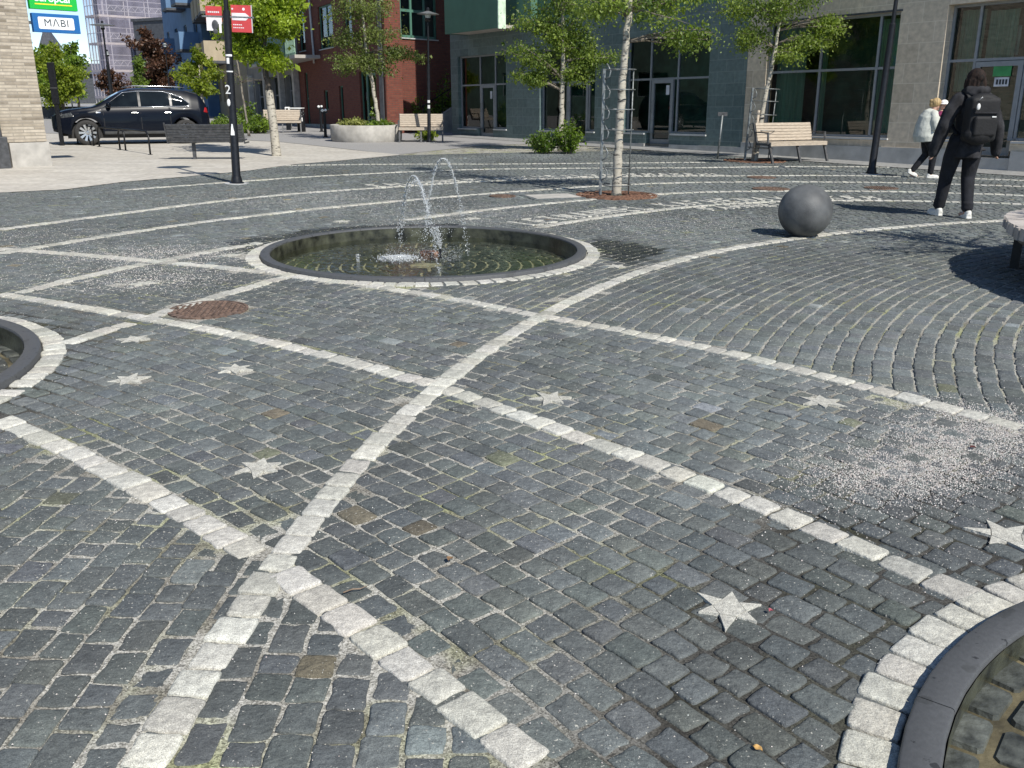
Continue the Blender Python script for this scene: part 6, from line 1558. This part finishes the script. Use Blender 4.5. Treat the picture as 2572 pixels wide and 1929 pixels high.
def trainer(parent, heel, toe, lift=0., s=1.):
    mb = MB(); shoe(mb,heel,toe,.0,lift,s)
    # flat sole
    h, t_ = Vector((heel[0],heel[1],lift)), Vector((toe[0],toe[1],0)); d = t_-h; dn = d.normalized(); w_ = Vector((-dn.y,dn.x,0)).normalized()
    vs = []
    for q in (0.,.022*s):
        for (a,b) in ((-.06,.7),(.1,1.),(.6,1.08),(.9,.85),(1.04,.35)):
            vs.append(h+d*a+w_*.046*s*b+Vector((0,0,q)))
        for (a,b) in ((1.04,.35),(.9,.85),(.6,1.08),(.1,1.),(-.06,.7)):
            vs.append(h+d*a-w_*.046*s*b+Vector((0,0,q)))
    K = 10; mb.add(vs,[tuple(range(K)),tuple(range(2*K-1,K-1,-1))]+[(i,(i+1)%K,K+(i+1)%K,K+i) for i in range(K)])
    return remeshed(mb,'shoe',M['shoe'],parent,.007,3)

# --- adult walking away with a backpack (local +y = walking direction)
mp_ = (5.609, 11.474)
man = thing('person', 'person in black jacket and jeans walking away with a black backpack', 'person', (mp_[0],mp_[1],0), R(2))
LA, RA = (-.125,.20,.085), (.085,-.10,.085)      # ankles
LK, RK = (-.118,.14,.49), (.105,.03,.49)
LE, RE = (-.325,-.03,1.10), (.335,-.04,1.10); LW, RW = (-.37,.03,.86), (.40,.02,.87)
mb = MB()
limb(mb,[(-.09,0,.93),LK,LA],[.085,.056,.042]); limb(mb,[(.09,0,.93),RK,RA],[.085,.056,.042])
mb.tube([(0,0,.86),(0,0,1.0),(0,-.01,1.2),(0,-.01,1.38),(0,0,1.47)],[.14,.15,.15,.16,.10],16,0,None,True,.65)
limb(mb,[(-.18,0,1.41),LE,LW],[.055,.042,.030]); limb(mb,[(.18,0,1.41),RE,RW],[.055,.042,.030])
limb(mb,[(0,-.01,1.42),(0,.01,1.56)],[.060,.055])
hand(mb,LW,(-.06,.12,-1),(0,1,.1),-1); hand(mb,RW,(.06,.12,-1),(0,1,.1),1)
for a_, dy in ((LA,.1),(RA,.1)): mb.tube([(a_[0],a_[1]-.03,.05),(a_[0],a_[1]+.14,.035)],[.035,.03],8)
Qh = head(mb,(.0,.02,1.645),0.,R(4)); remeshed(mb,'body',M['skin'],man,.0075,4); eyes(man,Qh)
mb = MB(); limb(mb,[(-.085,0,.95),(-.112,.08,.72),LK,(LA[0],LA[1]-.01,.13)],[.125,.105,.083,.066],14); limb(mb,[(.085,0,.95),(.108,.02,.72),RK,(RA[0],RA[1]+.0,.13)],[.125,.105,.083,.066],14)
mb.tube([(0,0,.84),(0,0,.98),(0,0,1.06)],[.155,.175,.16],16,0,None,True,.72)
for a_ in (LA,RA): mb.tube([(a_[0],a_[1],.20),(a_[0],a_[1],.115)],[.068,.072],12)
remeshed(mb,'trousers',M['trouser'],man,.011,4)
mb = MB(); mb.tube([(0,0,.74),(0,0,.86),(0,-.01,1.05),(0,-.015,1.25),(0,-.01,1.40),(0,0,1.49),(0,.01,1.54)],[.245,.230,.210,.222,.205,.13,.075],22,0,None,True,.66)
for s,E_,W_ in ((-1,LE,LW),(1,RE,RW)):
    limb(mb,[(s*.165,-.005,1.425),(s*.27,-.02,1.27),E_,((E_[0]+W_[0])/2,(E_[1]+W_[1])/2,(E_[2]+W_[2])/2),(W_[0]*1.02,W_[1]+.008,W_[2]-.07)],[.092,.089,.084,.079,.060],14)
for i in range(5): mb.ell((rng.uniform(-.15,.15),-.12,rng.uniform(.8,1.0)),(.06,.03,.02),8)
remeshed(mb,'jacket',M['jacket'],man,.012,4)
mb = MB(); mb.tube([(-.12,.02,1.515),(-.115,-.07,1.53),(0,-.115,1.525),(.115,-.07,1.53),(.12,.02,1.515)],[.035,.055,.062,.055,.035],12); mb.ell((-.03,-.10,1.50),(.10,.055,.06),12); h_ = remeshed(mb,'hood',M['jacketlight'] if 'jacketlight' in M else M['jacket'],man,.010,4)
mb = MB(); mb.ell((0,-.018,.034),(.104,.116,.112),18,0,Qh); mb.ell((0,-.055,-.05),(.100,.072,.095),14,0,Qh); mb.ell((.0,-.115,.03),(.055,.048,.055),12,0,Qh)
for i in range(22):
    a = R(-190+i*9.5); k_ = rng.uniform(.95,1.12); mb.tube([(.070*math.cos(a),-.02+.075*math.sin(a),.075),(.098*k_*math.cos(a),-.02+.105*k_*math.sin(a),.0),(.105*k_*math.cos(a),-.03+.105*k_*math.sin(a),-.075),(.088*math.cos(a),-.03+.092*math.sin(a),-.135-rng.uniform(0,.04))],[.016,.022,.022,.009],6,0,Qh)
mb2 = remeshed(mb,'hair',M['hairdark'],man,.007,1)
# backpack: rounded body, front pocket, straps, tags
bp = thing('backpack', 'black backpack with white round tags worn on the walker\'s back', 'backpack', (mp_[0],mp_[1],0), R(2))
mb = MB(); mb.box(-.185,.185,-.345,-.145,.94,1.46,0,None,.05); mb.ell((0,-.25,1.44),(.16,.09,.06),14); mb.ell((-.02,-.29,1.02),(.19,.10,.12),14); remeshed(mb,'pack_body',M['pack'],bp,.011,4)
mb = MB(); mb.box(-.14,.14,-.392,-.33,1.00,1.24,0,None,.03); remeshed(mb,'front_pocket',M['pack'],bp,.010,3)
mb = MB(); mb.box(-.145,.145,-.372,-.34,1.27,1.285); mb.build('zip_band',M['jacket'],bp)
for s in (-1,1):
    mb = MB(); mb.tube([(s*.11,-.17,1.42),(s*.125,-.06,1.515),(s*.13,.06,1.49),(s*.14,.145,1.36),(s*.16,.13,1.15),(s*.19,-.10,1.02)],[.026]*6,8,0,None,True,.4); mb.build('strap',M['pack'],bp,True)
mb = MB(); mb.tube([(-.115,-.372,1.42),(-.09,-.385,1.455),(-.08,-.372,1.44)],.004,5); mb.ell((-.122,-.385,1.345),(.023,.010,.038),12); mb.build('tag',M['sticker'],bp,True)
mb = MB(); mb.ell((.165,-.235,1.43),(.020,.012,.026),12); mb.build('badge',M['sticker'],bp,True)
mb = MB(); mb.box(.055,.105,-.398,-.390,1.225,1.238); mb.build('maker_tab',M['sticker'],bp)
trainer(man,(LA[0],LA[1]-.07),(LA[0]-.035,LA[1]+.17)); trainer(man,(RA[0],RA[1]-.07),(RA[0]+.03,RA[1]+.17))

# --- second adult, walking to the right with a baby at the chest
wp = (7.764, 17.283)
wom = thing('person', 'fair haired person in pale fleece and dark trousers carrying a baby', 'person', (wp[0]-.03,wp[1]+.02,0), R(-97)); wom.scale = (.9,.9,.9)
LA, RA = (-.07,-.20,.125), (.08,.12,.085); LK, RK = (-.075,.02,.47), (.075,.13,.48)
mb = MB()
limb(mb,[(-.075,-.03,.86),LK,LA],[.078,.052,.040]); limb(mb,[(.075,-.03,.86),RK,RA],[.078,.052,.040])
mb.tube([(0,-.03,.80),(0,-.03,.94),(0,-.01,1.10),(0,.01,1.26),(0,.02,1.33)],[.13,.13,.125,.14,.09],16,0,None,True,.66)
LE, RE = (-.24,.02,1.02), (.24,.04,1.02); LW, RW = (-.07,.25,1.02), (.06,.27,1.08)
limb(mb,[(-.16,.02,1.29),LE,LW],[.05,.040,.028]); limb(mb,[(.16,.02,1.29),RE,RW],[.05,.040,.028]); limb(mb,[(0,.02,1.30),(0,.05,1.41)],[.055,.050])
hand(mb,LW,(.9,.3,.1),(0,.3,1),1,.9); hand(mb,RW,(-.9,.3,.1),(0,.3,1),-1,.9)
for a_,z_ in ((LA,.06),(RA,.035)): mb.tube([(a_[0],a_[1]-.03,z_),(a_[0],a_[1]+.12,.03)],[.032,.028],8)
Qw = head(mb,(0,.075,1.475),R(-8),R(-14),.93); remeshed(mb,'body',M['skin'],wom,.0075,4); eyes(wom,Qw,.93)
mb = MB(); limb(mb,[(-.07,-.03,.86),(-.075,.0,.68),LK,(LA[0],LA[1]+.01,LA[2]+.035)],[.112,.098,.076,.058],14); limb(mb,[(.07,-.03,.86),(.075,.05,.68),RK,(RA[0],RA[1],.12)],[.112,.098,.076,.058],14); mb.tube([(0,-.03,.78),(0,-.03,.94)],[.14,.15],14,0,None,True,.75); remeshed(mb,'trousers',M['trouser'],wom,.011,4)
mb = MB(); mb.tube([(0,-.05,.74),(0,-.06,.84),(0,-.05,1.02),(0,-.02,1.20),(0,.01,1.31),(0,.03,1.37)],[.215,.245,.235,.215,.165,.09],20,0,None,True,.98)
for s,E_,W_ in ((-1,LE,LW),(1,RE,RW)): limb(mb,[(s*.14,.01,1.285),(s*.21,.02,1.15),E_,((E_[0]+W_[0])/2,(E_[1]+W_[1])/2,(E_[2]+W_[2])/2),W_],[.082,.080,.076,.068,.050],14)
for i in range(6): mb.ell((rng.uniform(-.14,.14),.12,rng.uniform(.74,.95)),(.05,.05,.03),8)
mb.tube([(.16,.08,.80),(.17,.16,.72)],[.05,.02],8); remeshed(mb,'fleece_jacket',M['fleece'],wom,.012,4)
mb = MB(); mb.ell((0,-.020,.026),(.088,.100,.098),18,0,Qw); mb.ell((0,-.085,-.02),(.060,.055,.060),12,0,Qw); mb.ell((.0,-.115,.035),(.042,.04,.042),10,0,Qw); remeshed(mb,'hair',M['hairblond'],wom,.008,3)
trainer(wom,(LA[0],LA[1]-.085),(LA[0]-.005,LA[1]+.11),.085,.95); trainer(wom,(RA[0],RA[1]-.06),(RA[0]+.01,RA[1]+.165),0.,.95)
baby = thing('person', 'baby in a plum suit and white brimmed cap held at the chest', 'person', (wp[0]-.03,wp[1]+.02,0), R(-97)); baby.scale = (.9,.9,.9)
mb = MB(); mb.tube([(-.0,.20,1.05),(0,.20,1.18),(0,.205,1.30),(0,.21,1.36)],[.085,.090,.080,.045],14,0,None,True,.85)
limb(mb,[(-.06,.22,1.08),(-.10,.27,1.00),(-.09,.25,.90)],[.045,.038,.03]); limb(mb,[(.06,.22,1.08),(.10,.27,1.00),(.09,.25,.90)],[.045,.038,.03])
limb(mb,[(-.08,.2,1.30),(-.11,.12,1.27),(-.08,.07,1.30)],[.032,.027,.020]); limb(mb,[(.08,.2,1.30),(.11,.12,1.27),(.08,.07,1.30)],[.032,.027,.020])
hand(mb,(-.08,.07,1.30),(.2,-1,.3),(0,.2,1),1,.45); hand(mb,(.08,.07,1.30),(-.2,-1,.3),(0,.2,1),-1,.45)
Qb = head(mb,(0,.215,1.46),R(200),0,.74); remeshed(mb,'body',M['skin'],baby,.0065,3); eyes(baby,Qb,.74)
mb = MB(); mb.tube([(-.0,.20,1.03),(0,.20,1.18),(0,.205,1.30),(0,.21,1.345)],[.095,.102,.092,.052],14,0,None,True,.88)
limb(mb,[(-.06,.22,1.08),(-.10,.27,1.00),(-.09,.25,.90)],[.056,.048,.036]); limb(mb,[(.06,.22,1.08),(.10,.27,1.00),(.09,.25,.90)],[.056,.048,.036])
limb(mb,[(-.08,.2,1.30),(-.11,.12,1.27),(-.085,.085,1.295)],[.042,.037,.03]); limb(mb,[(.08,.2,1.30),(.11,.12,1.27),(.085,.085,1.295)],[.042,.037,.03]); remeshed(mb,'suit',M['plum'],baby,.008,3)
mb = MB(); mb.ell((0,-.005,.045),(.068,.080,.062),16,0,Qb); mb.lathe([(.05,.030),(.105,.022),(.105,.016),(.05,.02)],20,0,Qb); remeshed(mb,'cap',M['cap'],baby,.006,2)
